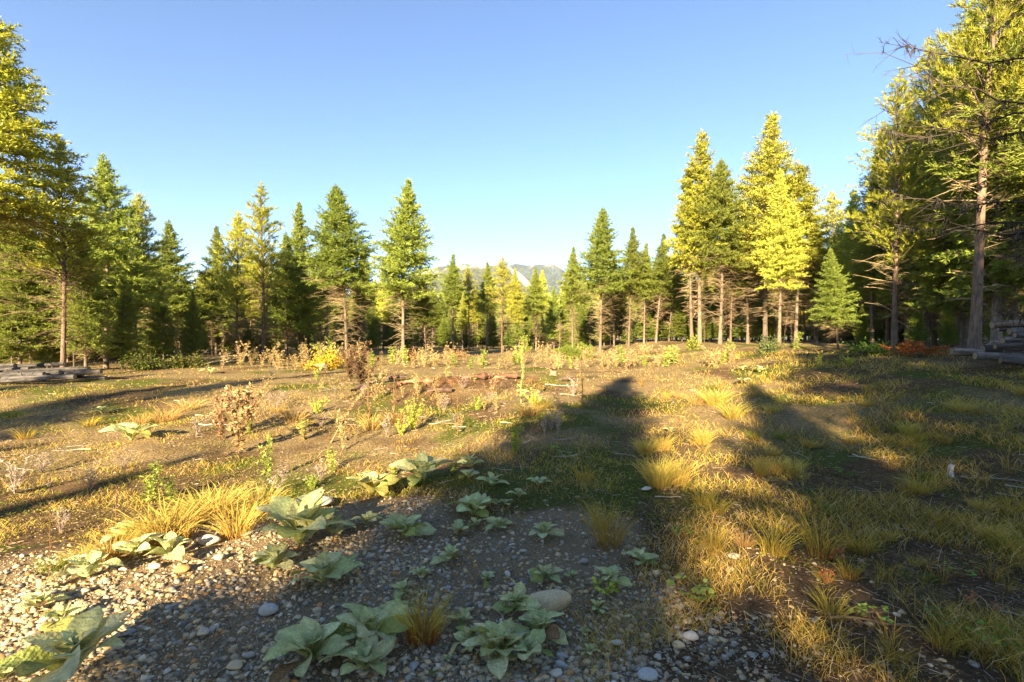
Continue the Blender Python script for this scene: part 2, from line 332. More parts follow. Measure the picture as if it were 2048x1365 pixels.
# ------------------------------------------------------------------ conifers (built 10 m tall, scaled when placed)
def trunk_mesh(seed, r0, c, bend=.12):
    rg = np.random.default_rng(seed); g = Geo(); n = 16; h = np.linspace(0, 10, n); h[0] = -.35
    ph = rg.random(2) * 6; P = np.stack([bend * np.sin(h * .42 + ph[0]) * (h / 10) , bend * np.sin(h * .35 + ph[1]) * (h / 10), h], 1)
    Rd = r0 * (1 - np.clip(h, 0, 10) / 10) ** .8 * (1 + .45 * np.exp(-np.maximum(h, 0) * 2.2)) + .008
    c = np.array(c) * (1 + .25 * rg.normal(size=(n * 9, 1)) * .6)
    g.tube(P, Rd, 9, np.clip(c, .01, 1)); return g.mesh('trunk', M['bark'], True), P
def on_trunk(P, h): return np.stack([np.interp(h, P[:, 2], P[:, 0]), np.interp(h, P[:, 2], P[:, 1]), h], -1)
KIND = {
    #        crown base, radius, exponent, whorl step, per whorl, twig gap, twig len, tuft gap, needles, len, width, pitch top, pitch bottom
    'fir':    dict(cb=.36, R=1.85, ex=.80, dz=.185, nb=7, tg=.105, tl=.46, fg=.085, nn=3, nl=.140, nw=.040, pt=62, pb=8, droop=-.02, cols=[(.165, .22, .045), (.24, .295, .058), (.33, .37, .072)]),
    'pine':   dict(cb=.40, R=1.35, ex=.62, dz=.28, nb=5, tg=.140, tl=.44, fg=.075, nn=4, nl=.190, nw=.034, pt=66, pb=14, droop=-.28, cols=[(.23, .26, .045), (.36, .36, .055), (.46, .43, .06)]),
    'larch':  dict(cb=.34, R=1.50, ex=.72, dz=.20, nb=7, tg=.115, tl=.56, fg=.085, nn=4, nl=.095, nw=.036, pt=58, pb=8, droop=-.04, cols=[(.44, .48, .075), (.54, .55, .09), (.37, .44, .07)]),
    'larchg': dict(cb=.38, R=1.35, ex=.60, dz=.21, nb=7, tg=.115, tl=.52, fg=.085, nn=4, nl=.105, nw=.042, pt=52, pb=0, droop=.04, cols=[(.34, .36, .05), (.46, .45, .06), (.26, .31, .045)]),
}
def conifer(seed, kind, cb=None, Rk=1.0, dead=1.0, thin=1.0, patchy=.25, fine=1.0):
    k = dict(KIND[kind]); k['nl'] *= fine; k['nw'] *= fine; k['fg'] *= fine; rg = np.random.default_rng(seed); H = 10.0; cb = k['cb'] if cb is None else cb
    tr, TP = trunk_mesh(seed, .088 if kind != 'pine' else .085, (.15, .115, .085) if kind != 'pine' else (.15, .10, .07))
    g = Geo(); hb = cb * H; cols = np.array(k['cols'])
    B0 = []; B1 = []; bl = []; az = []; pit = []
    h = hb; wa = 0
    while h < H - .12:
        u = (h - hb) / (H - hb); rad = k['R'] * Rk * ((1 - u) ** k['ex']) * (0.72 + .28 * ss(0, .12, u))
        nb = max(3, int(round(k['nb'] * (1 - .35 * u))))
        wa += 2.4 + rg.random()
        for j in range(nb):
            if rg.random() > thin: continue
            hh = h + (rg.random() - .5) * k['dz'] * 2.2; a = wa + j * 2 * math.pi / nb + rg.normal() * .22
            L_ = rad * np.clip(1 + patchy * rg.normal(), .45, 1.32)
            B0.append(hh); bl.append(max(L_, .10)); az.append(a); pit.append(R(k['pb'] + (k['pt'] - k['pb']) * u ** 1.5) + rg.normal() * .17)
        h += k['dz'] * (1 - .45 * u)
    hh = np.array(B0); bl = np.array(bl); az = np.array(az); pit = np.array(pit); nB = len(hh)
    P0 = on_trunk(TP, np.minimum(hh, 9.95)); out_ = np.stack([np.cos(az), np.sin(az), np.zeros(nB)], 1); D0 = out_ * np.cos(pit)[:, None]; D0[:, 2] = np.sin(pit)
    def bpt(i, t):                                             # point along branch i at parameter t, bending down then up at the tip
        L_ = bl[i][:, None]; t = t[:, None]
        p = P0[i] + D0[i] * L_ * t; p[:, 2] += (-k['droop'] * L_ * np.sin(t * math.pi * .75) * 1.0)[:, 0]; return p
    # wood of the limbs
    I = np.arange(nB)
    ts = [0, .4, .75, 1.0]
    for q in range(3):
        a_ = bpt(I, np.full(nB, ts[q])); b_ = bpt(I, np.full(nB, ts[q + 1])); rr = .020 * np.sqrt(bl)
        g.tubes3(a_, b_, rr * (1 - ts[q] * .85), rr * (1 - ts[q + 1] * .85), (.12, .09, .065), 1)
    # twigs
    cnt = np.maximum((bl / k['tg']).astype(int), 2); bi = np.repeat(I, cnt * 2); t = np.concatenate([np.repeat((np.arange(c) + .6 + .0) / c, 2) for c in cnt])
    sgn = np.concatenate([np.tile([1, -1], c) for c in cnt]); n = len(bi)
    t = np.clip(t + rg.normal(size=n) * .03, .06, 1)
    keep = (t > .16 * ss(.5, 1.2, bl[bi])) & (rg.random(n) < (.93 if kind != 'pine' else .45 + .5 * t)); bi, t, sgn = bi[keep], t[keep], sgn[keep]; n = len(bi)
    S = bpt(bi, t); tang = norm(bpt(bi, np.minimum(t + .06, 1.06)) - bpt(bi, t - .06)); sidev = norm(np.cross(tang, np.array([0, 0, 1.])))
    ang = np.where(t > .93, .35, .85) + rg.normal(size=n) * .15
    TD = norm(tang * np.cos(ang)[:, None] + sidev * (sgn * np.sin(ang))[:, None] + np.array([0, 0, 1.]) * ((rg.normal(size=n) * .34 + (.02 if kind in ('fir', 'larchg') else .12 if kind == 'larch' else .55)))[:, None])
    tl = k['tl'] * (1 - .62 * t) * np.clip(bl[bi] / 1.1, .28, 1.15) * (.7 + .6 * rg.random(n)) + .07
    if kind in ('larch', 'larchg'): g.tubes3(S, S + TD * tl[:, None], .006, .002, (.17, .12, .07), 1)
    # needle tufts along every twig
    m = np.maximum((tl / k['fg']).astype(int) + 1, 2); ti = np.repeat(np.arange(n), m); f = np.concatenate([(np.arange(c) + .5) / c for c in m])
    if kind == 'pine': kf = f > .22; ti, f = ti[kf], f[kf]
    Q = S[ti] + TD[ti] * (tl[ti] * f)[:, None]; shade = rg.random(n)
    Q[:, 2] -= (.10 if kind in ('fir', 'larchg') else 0) * (f ** 2) * tl[ti]
    Qr = np.repeat(np.arange(len(Q)), k['nn']); nq = len(Qr); rad_ = rg.normal(size=(nq, 3)); dT = TD[ti][Qr]
    rad_ = norm(rad_ - dT * np.sum(rad_ * dT, 1, keepdims=True))
    sp = {'fir': .62, 'pine': .62, 'larch': 1.3, 'larchg': 1.2}[kind]
    ND = norm(dT + rad_ * sp + np.array([0, 0, .12]))
    ci = rg.random(nq) * .6 + shade[ti][Qr] * 1.4; ci = np.clip(ci, 0, 1.999); lo = ci.astype(int); fr = (ci - lo)[:, None]
    cc = cols[lo] * (1 - fr) + cols[np.minimum(lo + 1, 2)] * fr; cc = cc * (.8 + .4 * rg.random((nq, 1)))
    g.tris(Q[Qr] + rad_ * .008, ND, k['nl'] * (.65 + .6 * rg.random(nq)), k['nw'], cc, 0, rg)
    # leader shoot
    nl_ = 26; zz = 9.75 + .5 * rg.random(nl_); ld = norm(np.stack([rg.normal(size=nl_) * .5, rg.normal(size=nl_) * .5, np.ones(nl_)], 1))
    g.tris(np.stack([np.full(nl_, TP[-1, 0]), np.full(nl_, TP[-1, 1]), zz], 1), ld, .16, k['nw'], cols[1], 0, rg)
    crown = g.mesh('crown', [M['needles'], M['bark']])
    # dead lower branches
    dm = None
    if dead > 0:
        d = Geo(); nd = int(120 * dead); dh = .9 + (hb + .5 - .9) * rg.random(nd) ** .75; da = rg.random(nd) * 2 * math.pi; up = .05 + .25 * (dh / hb) + rg.normal(size=nd) * .33
        dl = k['R'] * Rk * (.18 + .85 * rg.random(nd)) * (.45 + .55 * dh / hb); p0 = on_trunk(TP, dh)
        dd = norm(np.stack([np.cos(da), np.sin(da), up], 1)); p1 = p0 + dd * (dl * .5)[:, None]; dd2 = norm(dd + np.stack([np.zeros(nd), np.zeros(nd), -.35 + rg.normal(size=nd) * .2], 1)); p2 = p1 + dd2 * (dl * .5)[:, None]
        tc = np.array([(.27, .20, .12)]) * (.6 + .7 * rg.random((nd, 1)))
        d.tubes3(p0, p1, .011, .007, tc); d.tubes3(p1, p2, .007, .002, tc)
        for q in range(15):
            t_ = .15 + .85 * rg.random(nd); s_ = np.where((t_ < .5)[:, None], p0 + (p1 - p0) * (t_ * 2)[:, None], p1 + (p2 - p1) * (t_ * 2 - 1)[:, None])
            sv = norm(np.cross(dd, np.array([0, 0, 1.]))) * rg.choice([-1, 1], nd)[:, None]; sdv = norm(dd * .7 + sv * (.7 + .3 * rg.random((nd, 1))) + rg.normal(size=(nd, 3)) * .22 - np.array([0, 0, .15]))
            d.tubes3(s_, s_ + sdv * (dl * (.12 + .26 * rg.random(nd)) * (1.15 - t_ * .6))[:, None], .004, .0015, tc * .95)
        dm = d.mesh('dead_branches', M['twig'])
    return dict(trunk=tr, crown=crown, dead=dm)
PROTO = {
    'fir': [conifer(11, 'fir'), conifer(12, 'fir', cb=.30, Rk=1.05), conifer(13, 'fir', cb=.46, Rk=.85, dead=1.2), conifer(15, 'fir', cb=.42, Rk=1.1, dead=1.5)],
    'firlow': [conifer(14, 'fir', cb=.10, Rk=1.15, dead=.35, thin=.8)],
    'firmid': [conifer(16, 'fir', cb=.17, Rk=1.0, dead=.8, thin=.85, patchy=.32), conifer(17, 'fir', cb=.24, Rk=1.1, dead=1.0, thin=.8, patchy=.38)],
    'pine': [conifer(21, 'pine'), conifer(22, 'pine', cb=.52, Rk=.95), conifer(23, 'pine', cb=.30, Rk=1.25, dead=.7)],
    'pinefine': [conifer(24, 'pine', cb=.30, Rk=1.1, fine=.62, patchy=.35, dead=.45), conifer(25, 'pine', cb=.42, Rk=.9, fine=.62, patchy=.4, dead=.5)], 'firfine': [conifer(18, 'fir', cb=.30, Rk=.85, fine=.68, thin=.8, patchy=.35, dead=.6)],
    'larch': [conifer(31, 'larch'), conifer(32, 'larch', cb=.42, Rk=.9)],
    'larchg': [conifer(41, 'larchg'), conifer(42, 'larchg', cb=.45, Rk=1.15, thin=.85)],
}
TREES = []
def place_tree(name, kind, var, X, Y, H, label, group, cat='tree', wide=1.0, lean=(0, 0), rz=None, top_px=None):
    pr = PROTO[kind][var % len(PROTO[kind])]; z = float(zg(X, Y))
    e = link(name, None, loc=(X, Y, z)); e.empty_display_size = .3
    s = H / 10; rz = rng.random() * 6.28 if rz is None else rz
    M3 = Euler((lean[0], lean[1], 0)).to_matrix() @ Matrix.Rotation(rz, 3, 'Z')
    e.rotation_euler = M3.to_euler(); e.scale = (s * wide, s * wide, s)
    tag(e, label, cat, group)
    link('trunk', pr['trunk'], e, scale=(1 / wide ** .9, 1 / wide ** .9, 1)); link('crown', pr['crown'], e)
    if pr['dead'] is not None: tag(link('dead_branches', pr['dead'], e), kind='stuff')
    return e
def tree_px(name, kind, var, px, Y, top, label, group, wide=1.0, top_px=None):
    X = (px - CX) / FPX * Y; z = float(zg(X, Y)); H = CAMZ + (CY - top) / FPX * Y - z
    lean = (0, 0)
    if top_px is not None: lean = (0, math.atan2((top_px - px) / FPX * Y, H))
    TREES.append((px, Y)); return place_tree(name, kind, var, X, Y, H, label, group, wide=wide, lean=lean)
GE = 'conifers along the edge of the clearing'
front = [
    ('larch_tree', 'larchg', 1, -22, 14.5, 30, 'big yellow-green larch cut off by the left edge of the picture', 1.35, None),
    ('fir_tree', 'firlow', 0, 40, 17.5, 420, 'brown-twigged fir behind the far-left logs, under the yellow-green larch', 1.0, None),
    ('pine_tree', 'pine', 0, 126, 17, 285, 'thin open-crowned pine standing right behind the left log pile', 1.25, None),
    ('fir_tree', 'firmid', 0, 172, 18.2, 450, 'pale slim-trunked fir just right of the thin pine by the logs', .9, 160),
    ('fir_tree', 'firmid', 1, 212, 21, 320, 'tall dense fir with bushy crown, between log pile and dark bushes', 1.12, None),
    ('fir_tree', 'firlow', 0, 245, 20, 545, 'low-branched green fir above the left end of the dark bushes', .95, None),
    ('pine_tree', 'pine', 2, 272, 23, 395, 'dark pine peeking out behind the tall dense fir on the left', 1.1, None),
    ('fir_tree', 'firlow', 0, 318, 24, 560, 'low-branched fir standing over the middle of the dark bushes', 1.0, None),
    ('fir_tree', 'firmid', 1, 337, 28, 447, 'broad medium fir in the dip left of the pine group', 1.15, None),
    ('fir_tree', 'firlow', 0, 385, 25, 585, 'small low-branched fir at the right end of the dark bushes', .9, None),
    ('fir_tree', 'firmid', 0, 432, 30, 455, 'green fir left of the two yellow-green pines', 1.0, None),
    ('pine_tree', 'pine', 2, 474, 27.5, 430, 'shorter of the two yellow-green pines left of centre', 1.15, None),
    ('pine_tree', 'pine', 0, 526, 26, 376, 'tall pine with dark trunk and open top left of centre', 1.15, None),
    ('fir_tree', 'firmid', 1, 572, 29, 470, 'fir with bright branch ends close beside the tall dark-trunked pine', 1.05, None),
    ('fir_tree', 'firmid', 0, 600, 31, 410, 'blue-green pointed fir between the tall pine and the dead-skirted fir', .95, None),
    ('fir_tree', 'fir', 3, 694, 26, 376, 'tall fir with fanned bare dead lower branches behind the yellow shrub', 1.12, 678),
    ('larch_tree', 'larch', 0, 766, 42, 545, 'small golden larch in the gap left of the isolated fir', .9, None),
    ('fir_tree', 'fir', 0, 806, 25, 364, 'tall isolated fir left of the mountain, its lower twigs grey and bare', 1.05, 812),
    ('fir_tree', 'fir', 2, 852, 27, 555, 'slim fir tucked under the right side of the tall isolated fir', 1.0, 845),
    ('fir_tree', 'fir', 2, 906, 37, 512, 'narrow fir first to the right of the tall isolated fir', 1.0, None),
    ('pine_tree', 'pine', 1, 937, 40, 540, 'dark pine touching the narrow fir in front of the mountain', 1.3, None),
    ('larch_tree', 'larch', 1, 925, 35, 588, 'small orange-gold larch below the dark pine', .8, None),
    ('fir_tree', 'fir', 2, 974, 35, 527, 'slim pale-trunked fir in front of the snowy ridge', .85, None),
    ('pine_tree', 'pine', 1, 1004, 34, 517, 'slim dark-trunked pine in front of the bare mountain scar', 1.2, None),
    ('larch_tree', 'larch', 0, 1031, 46, 540, 'golden larch just right of the bare mountain scar', .95, None),
    ('fir_tree', 'fir', 2, 1072, 40, 540, 'green fir in front of the far mountain, beside the small sapling', 1.05, None),
    ('larch_tree', 'larch', 1, 1086, 56, 543, 'orange-topped larch poking up before the far mountain', 1.0, None),
    ('fir_tree', 'firmid', 0, 1108, 44, 575, 'short fir below the right end of the far mountain', 1.0, None),
    ('larch_tree', 'larch', 1, 1126, 62, 572, 'golden larch tip half hidden left of the pointed fir', 1.0, None),
    ('fir_tree', 'fir', 2, 1145, 33, 497, 'pointed fir with clean sunlit trunk at the right foot of the mountain', .95, None),
    ('fir_tree', 'firmid', 1, 1168, 42, 545, 'low fir between the pointed fir and the tall reddish-topped fir', 1.0, None),
    ('fir_tree', 'fir', 3, 1200, 30, 418, 'tall reddish-topped fir with a skirt of dead twigs right of centre', .92, 1207),
    ('fir_tree', 'fir', 2, 1257, 32, 458, 'first of three slim sunlit firs right of the reddish-topped fir', .95, 1267),
    ('fir_tree', 'fir', 2, 1288, 32.5, 490, 'middle and shortest of the three slim sunlit firs', .95, 1292),
    ('fir_tree', 'fir', 2, 1312, 32, 470, 'last of the three slim sunlit firs, beside the larch pair', 1.0, 1328),
    ('fir_tree', 'fir', 0, 1338, 33.5, 500, 'crooked small fir half hidden by the larch pair', .9, 1350),
    ('larch_tree', 'larchg', 1, 1384, 27.5, 345, 'shorter, pale-trunked larch of the green-gold pair', .8, 1374),
    ('larch_tree', 'larchg', 0, 1399, 27, 272, 'taller, red-trunked larch of the green-gold pair', .95, 1401),
    ('fir_tree', 'fir', 3, 1440, 26, 325, 'fir with bare tan lower branches between the larch pair and golden larch', .95, 1448),
    ('fir_tree', 'fir', 2, 1461, 28, 470, 'slim fir behind the bare-skirted fir by the larch pair', .8, 1466),
    ('larch_tree', 'larch', 0, 1530, 26, 236, 'tallest bright golden larch on the right', 1.3, 1540),
    ('larch_tree', 'larch', 0, 1558, 24, 345, 'golden larch with long bare trunk in front of the tallest one', .95, 1562),
    ('larch_tree', 'larchg', 1, 1591, 25, 330, 'yellow larch at the right flank of the golden group', 1.15, 1600),
    ('pine_tree', 'pine', 1, 1668, 31, 390, 'dark slender pine standing in the sky gap on the right', 1.2, None),
    ('fir_tree', 'firmid', 1, 1676, 18, 500, 'small shaded green fir right of the golden larches', 1.05, 1660),
    ('larch_tree', 'larch', 1, 1712, 27, 385, 'golden larch lit up behind the leaning pine', 1.1, None),
    ('pine_tree', 'pinefine', 0, 1788, 16.5, 150, 'pine with leaning lower trunk behind the rusty brush pile', 1.1, 1802),
    ('pine_tree', 'pinefine', 0, 1852, 18.5, 100, 'tall bright-topped pine behind the leaning pine', 1.2, None),
    ('fir_tree', 'firmid', 0, 1835, 20, 250, 'shaded dense fir between the leaning pine and the big tilted trunk', 1.0, None),
    ('pine_tree', 'pinefine', 1, 1948, 12.5, -260, 'big tilted pine trunk beside the right log pile', .9, 2012),
    ('fir_tree', 'firfine', 0, 1992, 14.5, -120, 'dark straight fir behind the big tilted trunk by the logs', 1.0, None),
    ('fir_tree', 'firfine', 0, 2055, 16.5, -20, 'dense fir at the right edge behind the log pile', 1.25, None),
    ('fir_tree', 'firmid', 1, 1905, 21, 150, 'shaded fir filling the gap left of the big tilted trunk', 1.15, None),
    ('fir_tree', 'firfine', 0, 1745, 21, 330, 'slim fir stepping up right of the dark slender pine', .85, None),
    ('pine_tree', 'pinefine', 1, 1775, 23, 255, 'slim pine just left of the leaning pine, lit on top', 1.1, None),
    ('fir_tree', 'firfine', 0, 1815, 22, 190, 'slim fir in the packed right stand, left of the bright-topped pine', .85, None),
    ('fir_tree', 'firfine', 0, 1885, 19.5, 120, 'slim fir in the packed right stand, right of the bright-topped pine', .85, None),
    ('fir_tree', 'firfine', 0, 1930, 18, 20, 'tall slim fir behind the big tilted trunk, its tip near the top edge', .9, None),
    ('pine_tree', 'pinefine', 0, 1968, 19, 60, 'lit pine filling the right stand above the log pile', 1.1, None),
    ('fir_tree', 'firmid', 0, 1762, 24, 300, 'full-skirted fir in the shade left of the leaning pine', .95, None),
    ('fir_tree', 'firmid', 1, 1868, 21, 230, 'full-skirted fir in the middle of the packed right stand', 1.0, None),
    ('fir_tree', 'firmid', 0, 1918, 17, 200, 'full-skirted fir directly left of the big tilted trunk', .95, None),
    ('fir_tree', 'firmid', 1, 1972, 16.5, 130, 'full-skirted fir directly right of the big tilted trunk', .95, None),
    ('fir_tree', 'firmid', 0, 2028, 14.5, 60, 'full-skirted dark fir above the right log pile', 1.0, None),
    ('fir_tree', 'firlow', 0, 1725, 19, 610, 'dark young fir left of the leaning pine', .9, None),
    ('fir_tree', 'firlow', 0, 1835, 17.5, 600, 'dark young fir behind the rusty brush pile', .9, None),
    ('fir_tree', 'firlow', 0, 1995, 15.5, 560, 'shaded young fir above the right log pile', .9, None),
    ('fir_tree', 'firlow', 0, 95, 18.5, 610, 'young fir between the big larch and the thin pine', .9, None),
    ('fir_tree', 'fir', 2, 655, 30, 470, 'slim fir just left of the dead-skirted fir', .9, None),
    ('fir_tree', 'fir', 2, 728, 33, 500, 'slim fir just right of the dead-skirted fir', .9, None),
    ('fir_tree', 'fir', 2, 1228, 35, 520, 'slim fir right behind the reddish-topped fir', .9, None),
    ('fir_tree', 'fir', 2, 1495, 28, 430, 'slim fir in the gap left of the golden larches', .9, None),
    ('fir_tree', 'fir', 2, 1630, 27, 440, 'slim fir at the right flank of the golden larches', .95, None),
    ('fir_tree', 'firlow', 0, 1897, 15.5, 590, 'thin-stemmed green fir sapling between rusty brush and log pile', .8, None),
    ('fir_tree', 'firfine', 0, 2150, 12, -420, 'shaded fir just outside the right edge, over the log pile', 1.1, None),
]
for nm, kd, vr, px, Y, top, lab, wd, tpx in front: tree_px(nm, kd, vr, px, Y, top, lab, GE, wd, tpx)

# back rows: lower and farther trees that fill the wood
sk = np.array([(-200, 250), (0, 400), (200, 470), (300, 520), (380, 560), (450, 530), (600, 500), (740, 565), (880, 582), (1000, 585), (1120, 592), (1200, 560), (1350, 520), (1500, 480), (1650, 500), (1700, 470), (1850, 360), (2048, 240), (2250, 150)], float)
frontY = np.array([(-200, 20), (0, 21), (200, 24), (400, 31), (600, 33), (760, 40), (900, 42), (1100, 45), (1200, 36), (1400, 33), (1600, 29), (1750, 25), (1850, 22), (2048, 19), (2250, 16)], float)
anchors = sorted([(f[3], f[6]) for f in front])
ANCH = [(-300, 'left edge'), (126, 'thin open-crowned pine'), (337, 'broad medium fir in the dip'), (526, 'tall dark-trunked pine'), (694, 'fir with bare lower branches'), (806, 'tall isolated fir'), (1004, 'slim dark-trunked pine'), (1200, 'reddish-topped fir'), (1399, 'green-gold larch pair'), (1530, 'tallest golden larch'), (1668, 'dark slender pine'), (1852, 'tall bright-topped pine')]
ORD = ['first', 'second', 'third', 'fourth', 'fifth', 'sixth', 'seventh', 'eighth', 'ninth', 'tenth', 'eleventh', 'twelfth', 'thirteenth', 'fourteenth', 'fifteenth', 'sixteenth', 'seventeenth', 'eighteenth', 'nineteenth', 'twentieth']
ORD += [t_ if u_ == 0 else b_ + '-' + ORD[u_ - 1] for t_, b_ in (('twentieth', 'twenty'), ('thirtieth', 'thirty'), ('fortieth', 'forty'), ('fiftieth', 'fifty'), ('sixtieth', 'sixty'), ('seventieth', 'seventy')) for u_ in range(10) if not (b_ == 'twenty' and u_ == 0)]
back = []
rb = np.random.default_rng(5)
for row in range(2):
    for px in np.arange(-180, 2240, 14.5 if row == 0 else 22.0):
        px = px + rb.normal() * 7; d = rb.random() * 7 if row == 0 else 7 + rb.random() ** 1.2 * 26; Y = float(np.interp(px, frontY[:, 0], frontY[:, 1])) + 1.2 + d
        low = rb.random() < (.42 if row == 0 else .10)
        top = float(np.interp(px, sk[:, 0], sk[:, 1])) - 14 + rb.random() * 60 + (0 if row else 10); X = (px - CX) / FPX * Y; H = CAMZ + (CY - top) / FPX * Y - float(zg(X, Y))
        if low: H *= .45 + .2 * rb.random()
        H = max(H, 3.0 + rb.random()); u = rb.random(); kd = 'fir' if u < .62 else 'pine' if u < .82 else 'larchg' if u < .93 else 'larch'
        if low: kd = 'firlow'
        elif kd == 'fir' and rb.random() < (.75 if px < 560 or px > 1620 else .4): kd = 'firmid'
        back.append((px, X, Y, min(H, 15), kd, int(rb.integers(0, 4))))
cnt = {}
for px, X, Y, H, kd, vr in sorted(back):
    an = [a for a in ANCH if a[0] <= px][-1][1]; nm = {'fir': 'fir', 'firlow': 'low-branched young fir', 'firmid': 'full-skirted fir', 'pine': 'pine', 'larch': 'golden larch', 'larchg': 'green larch'}[kd]
    i = cnt.get((an, nm), 0); cnt[(an, nm)] = i + 1
    place_tree({'fir': 'fir_tree', 'firlow': 'fir_tree', 'firmid': 'fir_tree', 'pine': 'pine_tree'}.get(kd, 'larch_tree'), kd, vr, X, Y, H, f'{ORD[i]} back-row {nm} going right from the {an}', 'conifers in the back rows of the wood', wide=(.8 if kd != 'firlow' else 1.0) + .3 * rb.random())
# far stand behind the centre of the clearing and thin understorey stems
for i, (px, Y, top) in enumerate([(868, 58, 590), (885, 66, 594), (955, 60, 575), (990, 64, 585), (1015, 60, 578), (1048, 68, 588), (1062, 70, 592), (1095, 66, 590), (1140, 58, 582), (1185, 56, 570), (745, 60, 590), (725, 52, 575)]):
    X = (px - CX) / FPX * Y; H = CAMZ + (CY - top) / FPX * Y - float(zg(X, Y))
    place_tree('fir_tree', 'fir', i, X, Y, H, f'{ORD[i]} of the small far firs, counted rightward, behind the middle of the clearing', 'small far firs behind the clearing', wide=1.2)

# young firs hiding the floor under the canopy
ry = np.random.default_rng(83)
for i, px in enumerate(np.linspace(15, 2040, 60)):
    px = float(px + ry.normal() * 9); Y = float(np.interp(px, frontY[:, 0], frontY[:, 1])) - 1.5 + ry.random() * 6; X = (px - CX) / FPX * Y
    place_tree('fir_sapling', 'firlow', 0, X, Y, 1.3 + 1.6 * ry.random(), f'{ORD[i]} knee-high to man-high fir sapling from the left under the canopy', 'fir saplings under the canopy', wide=1.5 + .5 * ry.random())
# dead saplings: bare sunlit twigs under the canopy
ru = np.random.default_rng(81)
for i, px in enumerate(np.linspace(20, 2030, 66)):
    px = px + ru.normal() * 8; Y = float(np.interp(px, frontY[:, 0], frontY[:, 1])) - 3 + ru.random() * 5; X = (px - CX) / FPX * Y; s_ = (.35 + .3 * ru.random()); pr = PROTO[['fir', 'pine'][i % 2]][i % 3]
    e = tag(link('dead_sapling', None, loc=(X, Y, float(zg(X, Y)))), f'{ORD[i]} bare dead sapling from the left along the wood edge', 'tree', 'dead saplings along the wood edge'); e.scale = (s_ * .8, s_ * .8, s_); e.rotation_euler = (ru.normal() * .05, ru.normal() * .05, ru.random() * 6.28)
    link('trunk', pr['trunk'], e, scale=(.55, .55, .62)); tag(link('dead_branches', pr['dead'], e), kind='stuff')
# ------------------------------------------------------------------ trees behind the viewer: they throw the long shadows on the clearing
def shade_tree(kind, var, t, s_tip, H, wide=1.0, i=0):
    sb = s_tip - H / math.tan(R(SUN_EL)); p = DH * sb + np.array([DH[1], -DH[0]]) * t
    place_tree({'fir': 'fir_tree', 'pine': 'pine_tree'}.get(kind, 'larch_tree'), kind, var, p[0], p[1], H, f'{ORD[i]} conifer behind the viewer that throws its shadow on the clearing', 'conifers behind the viewer', wide=wide)
SH = [
    ('fir', 1, -1.1, 15.5, 13, 1.0), ('fir', 0, -0.7, 9, 10, .95), ('fir', 0, -1.8, 5.5, 9, .9),
    ('fir', 1, 1.95, 14.0, 12, .85), ('fir', 0, 1.5, 4.8, 8, .7), ('pine', 2, 3.9, 20, 14, 1.2), ('pine', 0, 4.9, 16, 12, 1.5), ('pine', 2, 6.0, 25, 14, 1.5), ('fir', 1, 7.2, 29, 15, 1.1), ('fir', 0, 9.0, 31, 16, 1.15), ('pine', 2, 10.8, 29, 15, 1.7),
    ('fir', 1, 12.4, 30, 16, 1.2), ('fir', 0, 14.8, 30, 15, 1.3), ('pine', 0, 3.1, 10, 9, 1.5), ('fir', 2, 8.1, 15, 11, 1.0), ('fir', 1, 16.8, 30, 14, 1.3), ('pine', 1, 5.4, 10, 10, 1.4), ('fir', 2, 11.6, 24, 13, 1.1), ('fir', 2, 13.6, 26, 13, 1.2), ('fir', 2, 6.6, 21, 12, .9),
    ('fir', 0, -7.0, 5.0, 11, .6), ('fir', 1, -13.0, 11, 12, .8), ('pine', 0, -16.8, 13, 12, 1.0), ('fir', 0, -10.2, 4.6, 10, .6), ('fir', 0, -20.5, 9, 12, .9), ('pine', 0, -11.8, 17, 12, .7),
]
for i, (kd, vr, t, s_, H, wd) in enumerate(SH): shade_tree(kd, vr, t, s_, H, wd, i)

# ------------------------------------------------------------------ the far wood all round, one mass of conifers
def far_wood():
    rg = np.random.default_rng(77); g = Geo(); n = 0
    while n < 560:
        if n < 430: px = rg.uniform(-300, 2350); Y = float(np.interp(px, frontY[:, 0], frontY[:, 1])) + 26 + rg.random() * 45; X = (px - CX) / FPX * Y; lim = float(np.interp(px, sk[:, 0], sk[:, 1]))
        else: a = rg.uniform(0, 6.28); r_ = rg.uniform(60, 150); X, Y = math.cos(a) * r_, math.sin(a) * r_ ; lim = 585; px = 0
        if n >= 430 and Y > 0 and abs(X) < Y * 1.5: n += 0; px = CX + FPX * X / Y; Y0 = Y
        if Y < -20 and abs(X) < 60: continue
        if Y > 0: lim = max(lim, float(np.interp(CX + FPX * X / Y, sk[:, 0], sk[:, 1]))) + 6
        H = min(11 + 4 * rg.random(), CAMZ + (CY - lim) / FPX * Y - .7) if Y > 0 else 12
        if H < 3: n += 1; continue
        n += 1; z = float(zg(X, Y)); m = 170; u = rg.random(m) ** .8; hh = z + H * (.06 + .94 * u); rr = H * .17 * (1 - u) ** .8 * (.35 + .75 * rg.random(m)); aa = rg.random(m) * 6.28
        P = np.stack([X + np.cos(aa) * rr * .2, Y + np.sin(aa) * rr * .2, hh], 1); D = norm(np.stack([np.cos(aa), np.sin(aa), .1 + u * .6 + rg.normal(size=m) * .15], 1))
        c = np.array([(.09, .125, .035)]) * (.7 + .6 * rg.random((m, 1))) if rg.random() < .85 else np.array([(.45, .34, .04)]) * (.7 + .6 * rg.random((m, 1)))
        g.diamonds(P, D, rr * 1.0 + .35, rr * .45 + .22, c, 0, rg)
        g.tubes3(np.array([[X, Y, z - .3]]), np.array([[X, Y, z + H]]), .13, .02, (.13, .10, .075), 1)
    return g.mesh('forest', [M['needles'], M['bark']])
tag(link('forest', far_wood()), 'distant mass of conifers closing off the view behind the clearing', 'forest', kind='stuff')

